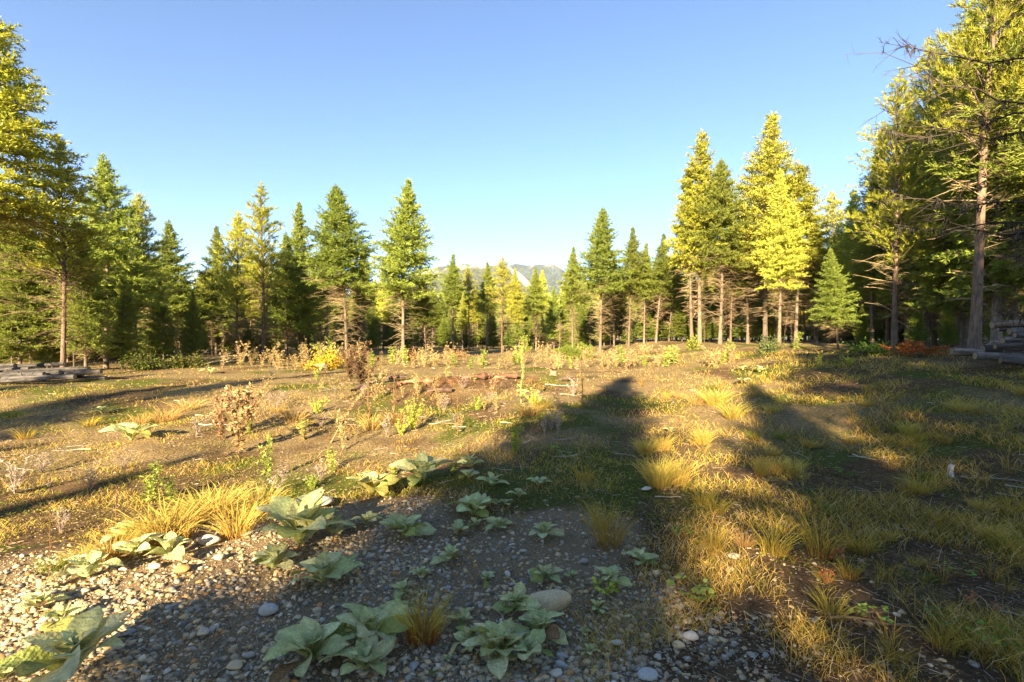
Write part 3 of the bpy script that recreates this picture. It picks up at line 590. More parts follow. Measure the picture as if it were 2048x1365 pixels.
# ------------------------------------------------------------------ gravel: the large stones one by one, the rest one mass
def ico():
    p = (1 + 5 ** .5) / 2; V = np.array([(-1, p, 0), (1, p, 0), (-1, -p, 0), (1, -p, 0), (0, -1, p), (0, 1, p), (0, -1, -p), (0, 1, -p), (p, 0, -1), (p, 0, 1), (-p, 0, -1), (-p, 0, 1)], float)
    F = np.array([(0, 11, 5), (0, 5, 1), (0, 1, 7), (0, 7, 10), (0, 10, 11), (1, 5, 9), (5, 11, 4), (11, 10, 2), (10, 7, 6), (7, 1, 8), (3, 9, 4), (3, 4, 2), (3, 2, 6), (3, 6, 8), (3, 8, 9), (4, 9, 5), (2, 4, 11), (6, 2, 10), (8, 6, 7), (9, 8, 1)])
    return norm(V), F
def subdiv(V, F):
    V = list(map(tuple, V)); cache = {}; out_ = []
    def mid(a, b):
        k = (min(a, b), max(a, b))
        if k not in cache: cache[k] = len(V); V.append(tuple((np.array(V[a]) + np.array(V[b])) / 2))
        return cache[k]
    for a, b, c in F: x, y, z = mid(a, b), mid(b, c), mid(c, a); out_ += [(a, x, z), (b, y, x), (c, z, y), (x, y, z)]
    return norm(np.array(V)), np.array(out_)
I0 = ico(); I1 = subdiv(*I0); I2 = subdiv(*I1)
def stone_mesh(seed, c, base=I1, lump=.16, flat=.62):
    rg = np.random.default_rng(seed); V = base[0].copy()
    for _ in range(7):
        d = norm(rg.normal(size=3)); h = .55 + .35 * rg.random(); k = V @ d; V = V - np.maximum(k - h, 0)[:, None] * d * (.6 + .4 * rg.random())
    V = V * (1 + lump * .5 * rg.normal(size=(1, 3))); V[:, 2] *= flat; V[:, 0] *= 1.15
    return make_mesh('stone', V / 2, base[1], M['stone'], np.tile(np.array(c), (len(V), 1)), smooth=True)
STC = {'grey': (.38, .335, .26), 'tan': (.48, .36, .20), 'pale': (.50, .44, .34), 'blue-grey': (.30, .30, .28), 'rusty': (.42, .21, .07), 'dark': (.19, .16, .12)}
SMESH = {k: [stone_mesh(100 + 7 * i + j, c) for j in range(4)] for i, (k, c) in enumerate(STC.items())}
rs = np.random.default_rng(3)
big = stone_mesh(501, (.60, .47, .27), I2, .1, .62)
def put_stone(me, X, Y, size, label, group=None, rz=None, sink=.3, sc_=(1, 1, 1), name='stone'):
    z = float(zg(X, Y)); r_ = (rs.normal() * .25, rs.normal() * .25, rs.random() * 6.28) if rz is None else (0.03, -.06, rz)
    return tag(link(name, me, None, (X, Y, z + size * .31 * (1 - sink)), r_, (size * sc_[0], size * sc_[1], size * sc_[2])), label, 'stone', group)
for px, py, wpx, kd, lab, scl in [
    (1094, 1222, 82, 'big', 'large smooth tan boulder beside the mullein clump in the gravel', (1, .62, .95)), (640, 1014, 66, 'pale', 'flat pale stone at the sunlit top edge of the gravel bank', (1, .6, .4)),
    (536, 1224, 40, 'blue-grey', 'chunky blue-white stone lying alone in the shaded gravel', (1, .8, .9)), (365, 1143, 34, 'rusty', 'orange-brown angular stone in the sunlit gravel', (1, .7, .8)),
    (1065, 1232, 22, 'tan', 'small tan stone touching the foot of the large boulder', (1, .8, .8)), (420, 1085, 42, 'grey', 'rounded grey stone half hidden under the golden grass tufts', (1, .7, .8)),
    (405, 1268, 26, 'pale', 'white stone below the chunky blue-white stone', (1, .8, .8)), (497, 1312, 24, 'grey', 'grey oval stone near the bottom of the gravel', (1, .8, .7)), (470, 1335, 34, 'tan', 'brownish flat stone at the bottom of the gravel', (1, .7, .5)),
    (1123, 1313, 24, 'blue-grey', 'dark slate-blue pebble right of the mullein clump', (1, .6, .7)), (1122, 1333, 26, 'blue-grey', 'light blue pebble just below the dark slate-blue one', (1, .7, .8)), (1112, 1352, 24, 'pale', 'cream pebble below the light blue one', (1, .8, .8)),
    (1232, 1290, 28, 'pale', 'long white stone right of the mullein clump', (1, .45, .5)), (1295, 1358, 36, 'blue-grey', 'big blue-grey stone cut by the bottom edge', (1, .8, .8)), (1382, 1273, 34, 'pale', 'white quartz stone on the dark soil at the gravel edge', (1, .7, .7)),
    (1357, 1290, 22, 'tan', 'pinkish stone beside the white quartz stone', (1, .9, .8)), (1466, 1115, 22, 'pale', 'pale stone in the bare soil right of the gravel', (1, .8, .7)), (1168, 1125, 20, 'grey', 'round grey stone at the right rim of the gravel', (1, .9, .8)),
    (1292, 984, 22, 'pale', 'small pale flat stone on the shaded dirt track', (1, .6, .4)), (165, 1184, 32, 'grey', 'grey slab-like stone in the sunlit gravel left', (1, .5, .4)), (170, 1235, 24, 'tan', 'tan rounded stone below the lit mulleins', (1, .8, .8)),
    (440, 1117, 26, 'pale', 'white stone right of the lit mullein pair', (1, .8, .7)), (308, 1136, 26, 'pale', 'pale stone at the foot of the lit mullein pair', (1, .7, .7)), (90, 1258, 30, 'tan', 'broad tan stone in the low left gravel', (1, .7, .6))]:
    X, Y, Z = at(px, py); put_stone(big if kd == 'big' else SMESH[kd][rs.integers(0, 4)], X, Y, wpx / FPX * Y * 1.05, lab, 'large stones in the gravel', rz=-.12 + .3 * rs.normal() if kd != 'big' else .25, sink=.35, sc_=scl)
# 270 countable pebbles in front, sharing a label for each colour
px = rs.uniform(-60, 1560, 4000); py = 1400 - 330 * rs.random(4000) ** .9; X, Y, Z = at_arr(px, py); gmk = gravel_mask(X, Y) + .25 * ((px > 1150) & (py > 1100)); kk = rs.random(4000) < gmk; X, Y, px, py = X[kk][:275], Y[kk][:275], px[kk][:275], py[kk][:275]
sz = .015 + .042 * rs.random(275) ** 2.2; kn = list(STC)
for i in range(275):
    kd = kn[rs.choice(6, p=[.33, .20, .17, .17, .04, .09])]
    put_stone(SMESH[kd][rs.integers(0, 4)], X[i], Y[i], sz[i], f'{kd} rounded pebble among the loose gravel', f'{kd} pebbles in the gravel', sc_=(1, .6 + .35 * rs.random(), .6 + .4 * rs.random()), name='pebble')
def gravel():
    rg = np.random.default_rng(9); n0 = 150000; px = rg.uniform(-200, 1950, n0); py = 940 + 450 * rg.random(n0) ** .95; X, Y, Z = at_arr(px, py)
    kk = rg.random(n0) < np.clip(gravel_mask(X, Y) * (.20 + .45 * ss(-.15, .35, fbm(X, Y, .6, 88))) + .05 * ss(3.2, 1.2, X) * (Y < 4.6) * ss(-.1, .3, fbm(X, Y, .5, 93)) + .008, 0, 1); X, Y = X[kk][:31000], Y[kk][:31000]; n = len(X)
    s_ = .0024 + .021 * rg.random(n) ** 5 + .0008 * Y; V0, F0 = I0; ang = rg.random(n) * 6.28
    V = V0[None] * (1 + .22 * rg.normal(size=(n, 12, 1))); V = V * np.stack([np.ones(n), .55 + .4 * rg.random(n), .4 + .3 * rg.random(n)], 1)[:, None] * s_[:, None, None]
    ca, sa = np.cos(ang)[:, None], np.sin(ang)[:, None]; W = np.stack([V[..., 0] * ca - V[..., 1] * sa, V[..., 0] * sa + V[..., 1] * ca, V[..., 2]], -1)
    W[..., 0] += X[:, None]; W[..., 1] += Y[:, None]; W[..., 2] += (zg(X, Y) + s_ * .10)[:, None]
    pal = np.array([(.40, .325, .215), (.50, .36, .18), (.64, .54, .37), (.30, .275, .225), (.45, .23, .08), (.18, .14, .09), (.46, .345, .20)]); c = pal[rg.choice(7, n, p=[.27, .20, .07, .14, .05, .12, .15])] * (.55 + .6 * rg.random((n, 1)))
    g = Geo(); g.add(W.reshape(-1, 3), (np.arange(n)[:, None, None] * 12 + F0[None]).reshape(-1, 3), np.repeat(c, 12, 0)); return g.mesh('gravel', M['pebbles'], True)
tag(link('gravel', gravel()), 'loose river gravel covering the bank in the foreground', 'gravel', kind='stuff')

# ------------------------------------------------------------------ mullein rosettes, every leaf a part
def mullein_leaf(seed, c, nu=8, nv=4):
    """felted obovate leaf, one unit long, along +X, with a sunk midrib, wavy rim and drooping tip"""
    rg = np.random.default_rng(seed); u = np.array([0, .12, .26, .42, .58, .72, .84, .93, 1.0]); v = np.linspace(-1, 1, nv + 1); U, Vv = np.meshgrid(u, v, indexing='ij')
    wd = np.interp(U, [0, .12, .26, .42, .58, .72, .84, .93, 1.0], [.035, .05, .10, .16, .20, .215, .19, .14, .05])
    ph = rg.random() * 6; x = U - .06 * Vv ** 2 * U; y = Vv * wd * (1 + .04 * np.sin(U * 17 + ph)); z = .16 * np.abs(Vv) ** 1.3 * wd * 1.9 + .15 * np.sin(U * math.pi * .9) - .10 * U ** 3 + .018 * np.sin(U * 15 + ph + Vv * 2) * np.abs(Vv)
    y = y + .05 * rg.normal() * U ** 2
    k = nv + 1; i = (np.arange(nu)[:, None] * k + np.arange(nv)[None]).ravel(); F = np.stack([i, i + 1, i + k + 1, i + k], 1)
    c = np.array(c); cc = c[None, None] * (1 + .22 * (np.abs(Vv) < .1)[..., None]) * (.92 + .16 * rg.random(U.shape)[..., None]); cc = cc * np.where(U[..., None] > .9, .95, 1)
    return make_mesh('leaf', np.stack([x, y, z], -1).reshape(-1, 3), F, M['felt'], cc.reshape(-1, 3), smooth=True)
def felt_mat():
    m = leaf_mat('mullein felt', .34, .022, .20, .95); t = m.node_tree; N = t.nodes.new; L = t.links.new
    tc = N('ShaderNodeTexCoord'); n = N('ShaderNodeTexNoise'); n.inputs['Scale'].default_value = 13; n.inputs['Detail'].default_value = 5; L(tc.outputs['Object'], n.inputs[0])
    wv = N('ShaderNodeTexWave'); wv.bands_direction = 'X'; wv.inputs['Scale'].default_value = 5; wv.inputs['Distortion'].default_value = 3; L(tc.outputs['Object'], wv.inputs[0])
    ad = N('ShaderNodeMath'); ad.operation = 'MULTIPLY_ADD'; L(wv.outputs['Fac'], ad.inputs[0]); ad.inputs[1].default_value = .10; L(n.outputs[0], ad.inputs[2])
    b = N('ShaderNodeBump'); b.inputs['Strength'].default_value = .6; b.inputs['Distance'].default_value = .03; L(ad.outputs[0], b.inputs['Height'])
    for x in t.nodes:
        if x.type in ('BSDF_DIFFUSE', 'BSDF_TRANSLUCENT'): L(b.outputs[0], x.inputs['Normal'])
    hs = [x for x in t.nodes if x.type == 'HUE_SAT'][0]; mr = N('ShaderNodeMapRange'); mr.inputs[1].default_value = .3; mr.inputs[2].default_value = .7; mr.inputs[3].default_value = .82; mr.inputs[4].default_value = 1.18; L(n.outputs[0], mr.inputs[0])
    h2 = N('ShaderNodeHueSaturation'); L(hs.outputs[0], h2.inputs['Color']); L(mr.outputs[0], h2.inputs['Value'])
    for x in t.nodes:
        if x.type in ('BSDF_DIFFUSE', 'BSDF_TRANSLUCENT'): L(h2.outputs[0], x.inputs['Color'])
    return m
M['felt'] = felt_mat()
ML = [mullein_leaf(600 + i, c) for i, c in enumerate([(.55, .56, .235), (.58, .59, .25), (.51, .53, .20), (.61, .61, .29)])]
MLO = [mullein_leaf(620, (.34, .36, .09)), mullein_leaf(621, (.36, .31, .08)), mullein_leaf(622, (.24, .15, .06))]
rm_ = np.random.default_rng(17)
def mullein(px, py, wpx, label, n=None, tall=0.0):
    X, Y, Z = at(px, py); Rr = wpx / FPX * Y * .5 * 1.25; n = int((n or int(np.clip(7 + wpx / 12, 7, 19))) * 1.3)
    e = tag(link('mullein_plant', None, loc=(X, Y, Z)), label, 'plant', 'mullein rosettes'); a0 = rm_.random() * 6.28
    for i in range(n):
        f = i / (n - 1); a = a0 + i * 2.39996 + rm_.normal() * .14; el = R(12 + 70 * f ** 1.05 + tall * 12) + rm_.normal() * .10; Ls = Rr * (1.06 - .62 * f ** 1.3) * (.78 + .36 * rm_.random())
        old = f < .28 and rm_.random() < .30
        me = MLO[rm_.integers(0, 3)] if old else ML[rm_.integers(0, 4)]
        rot = (Matrix.Rotation(a, 3, 'Z') @ Matrix.Rotation(-el, 3, 'Y') @ Matrix.Rotation(rm_.normal() * .28, 3, 'X')).to_euler()
        link('leaf', me, e, (math.cos(a) * .02 * Ls, math.sin(a) * .02 * Ls, .012 + .025 * Rr + .05 * Rr * f), rot, (Ls, Ls * (1.0 + .2 * rm_.random()), Ls * (.8 + .5 * rm_.random())))
for a in [
    (743, 992, 108, 'big sunlit mullein at the top edge of the gravel, left of its twin', 17, .4), (846, 966, 112, 'big sunlit mullein at the top of the gravel, right of its twin', 17, .4),
    (942, 933, 55, 'small mullein on the grass above the gravel'), (937, 960, 46, 'mullein in shade right of the big sunlit pair'), (984, 977, 54, 'pale yellowish mullein right of the big sunlit pair'),
    (1077, 976, 44, 'small mullein on shaded soil, first right of the pale yellowish one'), (1039, 1000, 42, 'small grey-green mullein below the pale yellowish one'), (945, 1036, 90, 'large dense mullein in the upper middle of the gravel', 18),
    (972, 1014, 46, 'mullein touching the back of the large dense one'), (1010, 1012, 32, 'tiny mullein right behind the large dense one'), (733, 1052, 54, 'small yellowing mullein right of the half-lit clump'),
    (808, 1080, 96, 'full mullein with upright leaves in the middle of the shaded gravel', 15, .4), (916, 1076, 58, 'mullein below the large dense one, left of two flat neighbours'), (955, 1060, 40, 'flat mullein at the foot of the large dense one'),
    (1003, 1063, 58, 'flat pale mullein right below the large dense one'), (1089, 1076, 60, 'mullein at the upper end of the lit gravel patch'), (899, 1128, 64, 'dark green mullein alone in mid gravel'), (841, 1155, 40, 'small mullein left below the dark green one'),
    (972, 1163, 36, 'tiny mullein left of the lit gravel patch'), (1089, 1162, 74, 'mullein just above the large tan boulder'), (1143, 1158, 32, 'tiny mullein right of the one above the boulder'), (1225, 1167, 64, 'mullein with a brown old leaf right of the boulder'),
    (1283, 1132, 60, 'mullein on dark soil at the right rim of the gravel'), (808, 1192, 56, 'mullein behind the centre grass tuft'), (792, 1235, 78, 'mullein at the left foot of the centre grass tuft', 12), (1030, 1225, 88, 'mullein clump leaning on the left side of the boulder', 16, .5),
    (926, 1250, 62, 'star-shaped mullein right of the centre grass tuft', 9), (940, 1290, 74, 'mullein at the left of the big bottom clump', 12), (1000, 1318, 140, 'largest mullein of the bottom clump', 19, .2), (1078, 1275, 112, 'mullein at the upper right of the bottom clump', 16, .3),
    (1052, 1322, 104, 'mullein at the lower right of the bottom clump', 14, .4), (897, 1328, 26, 'tiny mullein left of the bottom clump'), (1195, 1225, 48, 'small mullein right below the boulder'), (1171, 1273, 28, 'tiny mullein below the small one near the boulder'),
    (1178, 1313, 38, 'small pale mullein right of the bottom clump'), (645, 1168, 118, 'shaded mullein below the big half-lit clump', 14, .1), (690, 1146, 66, 'smaller mullein attached to the right of the shaded one'), (600, 1094, 196, 'big half-lit mullein, the widest in the gravel', 19, .4),
    (548, 1138, 104, 'half-lit mullein at the lower left of the widest one', 13), (664, 1070, 84, 'mullein at the right shoulder of the widest one', 12), (737, 1290, 142, 'wide mullein at bottom, left of the centre grass tuft', 16, .2), (624, 1330, 150, 'wide mullein cut by the bottom edge, left of centre', 16, .3),
    (727, 1348, 120, 'mullein at the bottom edge below the wide one', 12), (140, 1362, 220, 'big upright mullein cut by the bottom edge at the left', 15, .8), (176, 1156, 112, 'yellow sunlit mullein on the left bank, low and sprawling', 12), (268, 1117, 90, 'left plant of the lit mullein pair', 12, .3),
    (338, 1114, 96, 'right plant of the lit mullein pair', 13, .4), (79, 1219, 70, 'bright mullein near the left edge, upper of two'), (120, 1247, 66, 'bright mullein near the left edge, lower of two'), (250, 1072, 66, 'mullein half under the golden grass at left'),
    (6, 1362, 80, 'mullein in the bottom left corner'), (263, 885, 86, 'tall-leaved mullein alone on the left field', 12, .6), (1519, 745, 36, 'pale far mullein near the dark soil mound'), (1486, 742, 32, 'green far mullein left of the pale far one'), (1484, 767, 28, 'far mullein on the shaded slope below the other two'),
    (1343, 862, 26, 'small mullein among the grass of the track'), (205, 828, 40, 'flat mullein on the far left field, shaded'), (640, 742, 36, 'far mullein left of the dark thistle bush'), (1080, 808, 30, 'small mullein beside the tall stalk in the middle ground'), (420, 748, 34, 'far mullein near the sunlit weeds at left')]:
    mullein(*a)

# ------------------------------------------------------------------ grass tufts
def tuft_mesh(seed, n, h, r0, spread, c0, c1, wd=.004):
    rg = np.random.default_rng(seed); a = rg.random(n) * 6.28; r_ = r0 * np.sqrt(rg.random(n)); P = np.stack([np.cos(a) * r_, np.sin(a) * r_, np.full(n, -.02)], 1)
    o = np.stack([np.cos(a), np.sin(a), np.zeros(n)], 1) + rg.normal(size=(n, 3)) * .45; o[:, 2] = 0; lean = spread * (.25 + rg.random(n)) * (r_ / r0 * .7 + .3)
    D = norm(o * lean[:, None] + np.array([0, 0, 1.])); ln = h * (.45 + .65 * rg.random(n)); c0 = np.array(c0)[None] * (.75 + .5 * rg.random((n, 1))); k = rg.random((n, 1)); c1 = np.array(c1)[None] * (.7 + .6 * rg.random((n, 1))) * (1 - .25 * k) 
    g = Geo(); g.blades(P, D, norm(o) * .8 - np.array([0, 0, .25]), ln, wd * (.7 + .6 * rg.random(n)), c0, c1, 0, rg); return g.mesh('grass_tuft', M['grass'])
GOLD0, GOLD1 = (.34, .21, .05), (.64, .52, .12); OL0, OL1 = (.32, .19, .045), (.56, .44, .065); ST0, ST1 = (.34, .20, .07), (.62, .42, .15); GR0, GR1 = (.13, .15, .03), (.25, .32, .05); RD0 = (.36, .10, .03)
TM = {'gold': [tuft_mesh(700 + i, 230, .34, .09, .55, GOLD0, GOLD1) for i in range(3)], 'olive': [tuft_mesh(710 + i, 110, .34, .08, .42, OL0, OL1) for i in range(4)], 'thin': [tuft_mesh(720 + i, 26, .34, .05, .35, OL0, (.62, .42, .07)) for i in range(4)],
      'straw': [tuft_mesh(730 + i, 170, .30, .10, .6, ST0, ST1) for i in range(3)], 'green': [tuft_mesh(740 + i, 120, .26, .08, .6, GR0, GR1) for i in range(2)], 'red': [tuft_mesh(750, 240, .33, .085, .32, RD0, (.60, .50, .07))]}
rt = np.random.default_rng(23)
def tuft(px, py, hpx, kind, label, group='grass tufts', wide=1.0):
    X, Y, Z = at(px, py); h = hpx / FPX * Y / .30; z = rt.random() * 6.28
    return tag(link('grass_tuft', TM[kind][rt.integers(0, len(TM[kind]))], None, (X, Y, Z), (0, 0, z), (h * wide, h * wide, h)), label, 'grass tuft', group)
for a in [
    (340, 1082, 104, 'gold', 'tall golden grass tuft behind the lit mullein pair', 'golden grass tufts on the bank', 1.1), (300, 1078, 78, 'gold', 'golden grass tuft left of the tallest one on the bank', 'golden grass tufts on the bank', 1.1), (432, 1034, 80, 'gold', 'golden grass tuft in the middle of the bank row', 'golden grass tufts on the bank', 1.2),
    (398, 1026, 66, 'gold', 'golden grass tuft at the back of the bank row', 'golden grass tufts on the bank', 1.1), (475, 1068, 80, 'gold', 'golden grass tuft standing out front on the gravel edge', 'golden grass tufts on the bank', .95), (520, 1018, 66, 'gold', 'golden-brown grass tuft at the right end of the bank row', 'golden grass tufts on the bank', 1.2),
    (225, 1112, 64, 'gold', 'leaning yellow grass tuft left of the lit mullein pair', 'golden grass tufts on the bank', 1.25), (105, 1140, 44, 'green', 'low green-gold grass tuft at the left bank edge', 'golden grass tufts on the bank', 1.5), (165, 1120, 40, 'gold', 'low yellow grass tuft between green tuft and leaning tuft', 'golden grass tufts on the bank', 1.3),
    (846, 1282, 104, 'red', 'dense centre grass tuft with red base among the mulleins', 'grass tufts in the gravel', .95), (1218, 1095, 112, 'olive', 'tall olive grass tuft at the right rim of the gravel', 'grass tufts in the gravel', .75), (1205, 1060, 70, 'olive', 'olive grass tuft behind the tall one at the gravel rim', 'grass tufts in the gravel', .8),
    (1168, 968, 44, 'olive', 'small grass tuft on the shaded moss above the gravel', 'grass tufts in the gravel'), (985, 1340, 90, 'thin', 'thin grass sprouting out of the largest bottom mullein', 'grass tufts in the gravel', .8), (612, 1290, 50, 'thin', 'thin grass behind the wide mullein at bottom', 'grass tufts in the gravel'), (728, 1218, 18, 'green', 'tiny green moss tuft left of the centre grass', 'grass tufts in the gravel', 1.3), (870, 1352, 18, 'green', 'tiny dark green moss tuft at the bottom edge', 'grass tufts in the gravel', 1.3),
    (1424, 1106, 66, 'olive', 'upright tuft on bare soil left of the lit tuft', 'tufts along the track', .8), (1640, 1112, 100, 'olive', 'tall lit grass tuft with straw base on the right', 'tufts along the track', .75), (1545, 1110, 82, 'olive', 'grass tuft just left of the tall lit one', 'tufts along the track', .9), (1490, 1092, 44, 'straw', 'bleached dry tuft between two green tufts on the right', 'tufts along the track'),
    (1318, 975, 84, 'gold', 'largest gold tuft in the middle of the track', 'tufts along the track', .8), (1355, 965, 76, 'gold', 'gold tuft at the right side of the largest track tuft', 'tufts along the track', .8), (1290, 905, 44, 'gold', 'gold tuft left behind the largest track tuft', 'tufts along the track', 1.1), (1325, 900, 42, 'gold', 'gold tuft straight behind the largest track tuft', 'tufts along the track'), (1405, 888, 40, 'gold', 'gold tuft right of the track, before the lit streak', 'tufts along the track'),
    (1405, 1010, 52, 'olive', 'olive tuft right of the largest track tuft', 'tufts along the track'), (1430, 1030, 50, 'olive', 'olive tuft right below the largest track tuft', 'tufts along the track'), (1523, 950, 46, 'gold', 'lit slim tuft at the end of the lit streak', 'tufts along the track', .6), (1553, 948, 38, 'gold', 'second slim tuft at the end of the lit streak', 'tufts along the track', .7), (1588, 948, 44, 'gold', 'third tuft right of the lit streak', 'tufts along the track', .8),
    (1395, 812, 34, 'straw', 'straw tuft at the left of the far tuft band', 'tufts along the track', 1.4), (1430, 815, 40, 'gold', 'gold tuft in the centre of the far tuft band', 'tufts along the track', 1.4), (1465, 838, 42, 'gold', 'olive-gold tuft at the right of the far tuft band', 'tufts along the track', 1.2), (1365, 795, 26, 'straw', 'small straw tuft at the far end of the track', 'tufts along the track', 1.4), 
    (330, 835, 40, 'straw', 'orange-straw tuft left of the brown thistle bush', 'tufts on the left field', 1.3), (370, 815, 32, 'straw', 'wide straw tuft behind the orange one on the left field', 'tufts on the left field', 1.8), (280, 842, 30, 'straw', 'straw tuft at the left of the left field row', 'tufts on the left field', 1.3), (590, 842, 38, 'straw', 'straw tuft right of the brown thistle bush', 'tufts on the left field', 1.3), (555, 825, 24, 'straw', 'small straw tuft touching the thistle bush', 'tufts on the left field', 1.2),
    (744, 856, 44, 'straw', 'tall straw tuft with seed stems left of the bright green bush', 'tufts on the left field', 1.0), (790, 842, 42, 'straw', 'straw tuft between seed stems and bright green bush', 'tufts on the left field', 1.1), (25, 838, 34, 'green', 'green tuft at the left edge of the field', 'tufts on the left field', 1.6), (50, 880, 26, 'olive', 'olive tuft near the left edge of the field', 'tufts on the left field', 1.4), (180, 850, 22, 'olive', 'low olive tuft left of the tall-leaved mullein', 'tufts on the left field', 1.6),
    (1060, 830, 34, 'straw', 'straw tuft beside the tall mullein stalk', 'tufts on the left field', 1.3), (1085, 820, 36, 'gold', 'orange tuft right of the tall mullein stalk', 'tufts on the left field', 1.2), (610, 735, 18, 'straw', 'small straw tuft before the yellow shrub', 'tufts on the left field', 1.6)]:
    tuft(*a)
spots = []
for i in range(150):
    py_ = 770 + 560 * rt.random() ** 1.3; px_ = 1250 + 850 * rt.random()
    if px_ < 1400 + (py_ - 900) * .75 and py_ > 900: continue
    kd = ['olive', 'thin', 'thin', 'gold', 'green'][rt.choice(5, p=[.26, .38, .2, .10, .06])]
    spots.append((px_, py_, kd, 'near bottom' if py_ > 1050 else 'middle' if py_ > 880 else 'far upper', rt.random(), rt.random()))
seen = {}
for px_, py_, kd, zone, u1, u2 in sorted(spots):
    k_ = (zone, kd); seen[k_] = seen.get(k_, 0) + 1; kn_ = {'olive': 'bushy olive', 'thin': 'sparse thin', 'gold': 'dense golden', 'green': 'low green'}[kd]
    tuft(px_, py_, (24 + 30 * u1) * (.42 + .62 * (py_ - 700) / 400), kd, f'{ORD[seen[k_] - 1]} {kn_} grass tuft from left on the {zone} right slope', f'{zone} tufts on the right slope', .9 + .5 * u2)

# ------------------------------------------------------------------ log piles, every log a thing
def log_mesh(seed, r_, L_, c):
    rg = np.random.default_rng(seed); n = 9; x = np.linspace(0, L_, n); P = np.stack([x, .02 * L_ / 6 * np.sin(x * .9 + seed), .015 * np.sin(x * 1.3 + seed * 2)], 1); Rd = r_ * (1 - .35 * x / L_) * (1 + .04 * rg.normal(size=n)); g = Geo()
    cc = np.clip(np.array(c) * (1 + .3 * rg.normal(size=(n * 12, 1))), .02, 1); g.tube(P, Rd, 12, cc)
    for _ in range(16):                                   # knots and branch stubs
        i = rg.integers(1, n - 1); a = rg.random() * 6.28; d = np.array([.25, math.cos(a), math.sin(a)]); d /= np.linalg.norm(d); p = P[i] + d * Rd[i] * .8; g.tubes3([p], [p + d * (.04 + .07 * rg.random())], .016, .010, np.array(c) * 1.1)
    return g.mesh('bark', M['logbark'], True), P, Rd
def log_end(r_, seed):
    rg = np.random.default_rng(seed); k = 14; rr = [0, .35, .7, .93, 1]; a = np.arange(k) / k * 6.28; V = [[0, 0, 0]]; C = [[.19, .13, .08]]
    for q in rr[1:]:
        for b in a: V.append([0.004 * (1 - q), math.cos(b) * q * r_ * .985, math.sin(b) * q * r_ * .985]); C.append([.24, .18, .11] if q < .8 else [.10, .075, .05])
    F3 = [[0, 1 + j, 1 + (j + 1) % k] for j in range(k)]; F4 = [[1 + i * k + j, 1 + i * k + (j + 1) % k, 1 + (i + 1) * k + (j + 1) % k, 1 + (i + 1) * k + j][::-1] for i in range(3) for j in range(k)]
    return make_mesh('sawn_end', V, [np.array(F3), np.array(F4)], M['logend'], np.array(C))
def put_log(tip, other, r_, seed, c, label, group):
    """a log whose butt is at tip and whose thin end is at other"""
    tip = Vector(tip); other = Vector(other); d = other - tip; bm_, P, Rd = log_mesh(seed, r_, d.length, c)
    e = tag(link('log', None, loc=tip), label, 'log', group); e.rotation_euler = d.to_track_quat('X', 'Z').to_euler()
    link('bark', bm_, e); link('sawn_end', log_end(Rd[0], seed), e, (-.003, P[0, 1], P[0, 2])); link('sawn_end', log_end(Rd[-1], seed + 1), e, (d.length + .003, P[-1, 1], P[-1, 2])); return e
def pt(px, py, Y): return ((px - CX) / FPX * Y, Y, CAMZ + (CY - py) / FPX * Y)
LG = (.072, .066, .064); LB = (.15, .11, .075)
GL = 'logs of the left pile'
for i, (x1, y1, Y1, x0, y0, Y0, r_, lab) in enumerate([
    (130, 727, 15.8, -190, 745, 15.4, .065, 'thin log at the back top of the left pile'), (178, 738, 14.9, -260, 756, 14.5, .068, 'upper log of the left pile with its end jutting right'), (202, 744, 14.6, -200, 768, 14.2, .07, 'log reaching farthest right in the left pile'),
    (120, 744, 14.4, -320, 762, 14.0, .066, 'middle log of the left pile, second row'), (150, 754, 14.1, -280, 776, 13.5, .07, 'front log of the left pile, just above the grass'), (96, 759, 13.8, -300, 782, 13.2, .066, 'lowest front log of the left pile'), (60, 737, 15.2, -280, 750, 14.8, .066, 'short-ended log in the middle of the left pile'), (212, 756, 14.9, -120, 770, 14.6, .06, 'thin log on the ground right under the left pile'),
    (88, 750, 14.2, -300, 774, 13.7, .075, 'log lying between the two front logs of the left pile'), (165, 748, 14.8, -220, 766, 14.4, .07, 'slim log just under the jutting log of the left pile'), (30, 731, 15.6, -300, 742, 15.2, .07, 'slim pole at the far back of the left pile')]):
    a = pt(x1, y1, Y1); b = pt(x0, y0, Y0); za = max(a[2], float(zg(a[0], a[1])) + r_ * .7); zb = max(b[2], float(zg(b[0], b[1])) + r_ * .7)
    put_log((a[0], a[1], za), (b[0], b[1], zb), r_, 40 + i, LG, lab, GL)
GRL = 'logs of the right pile'
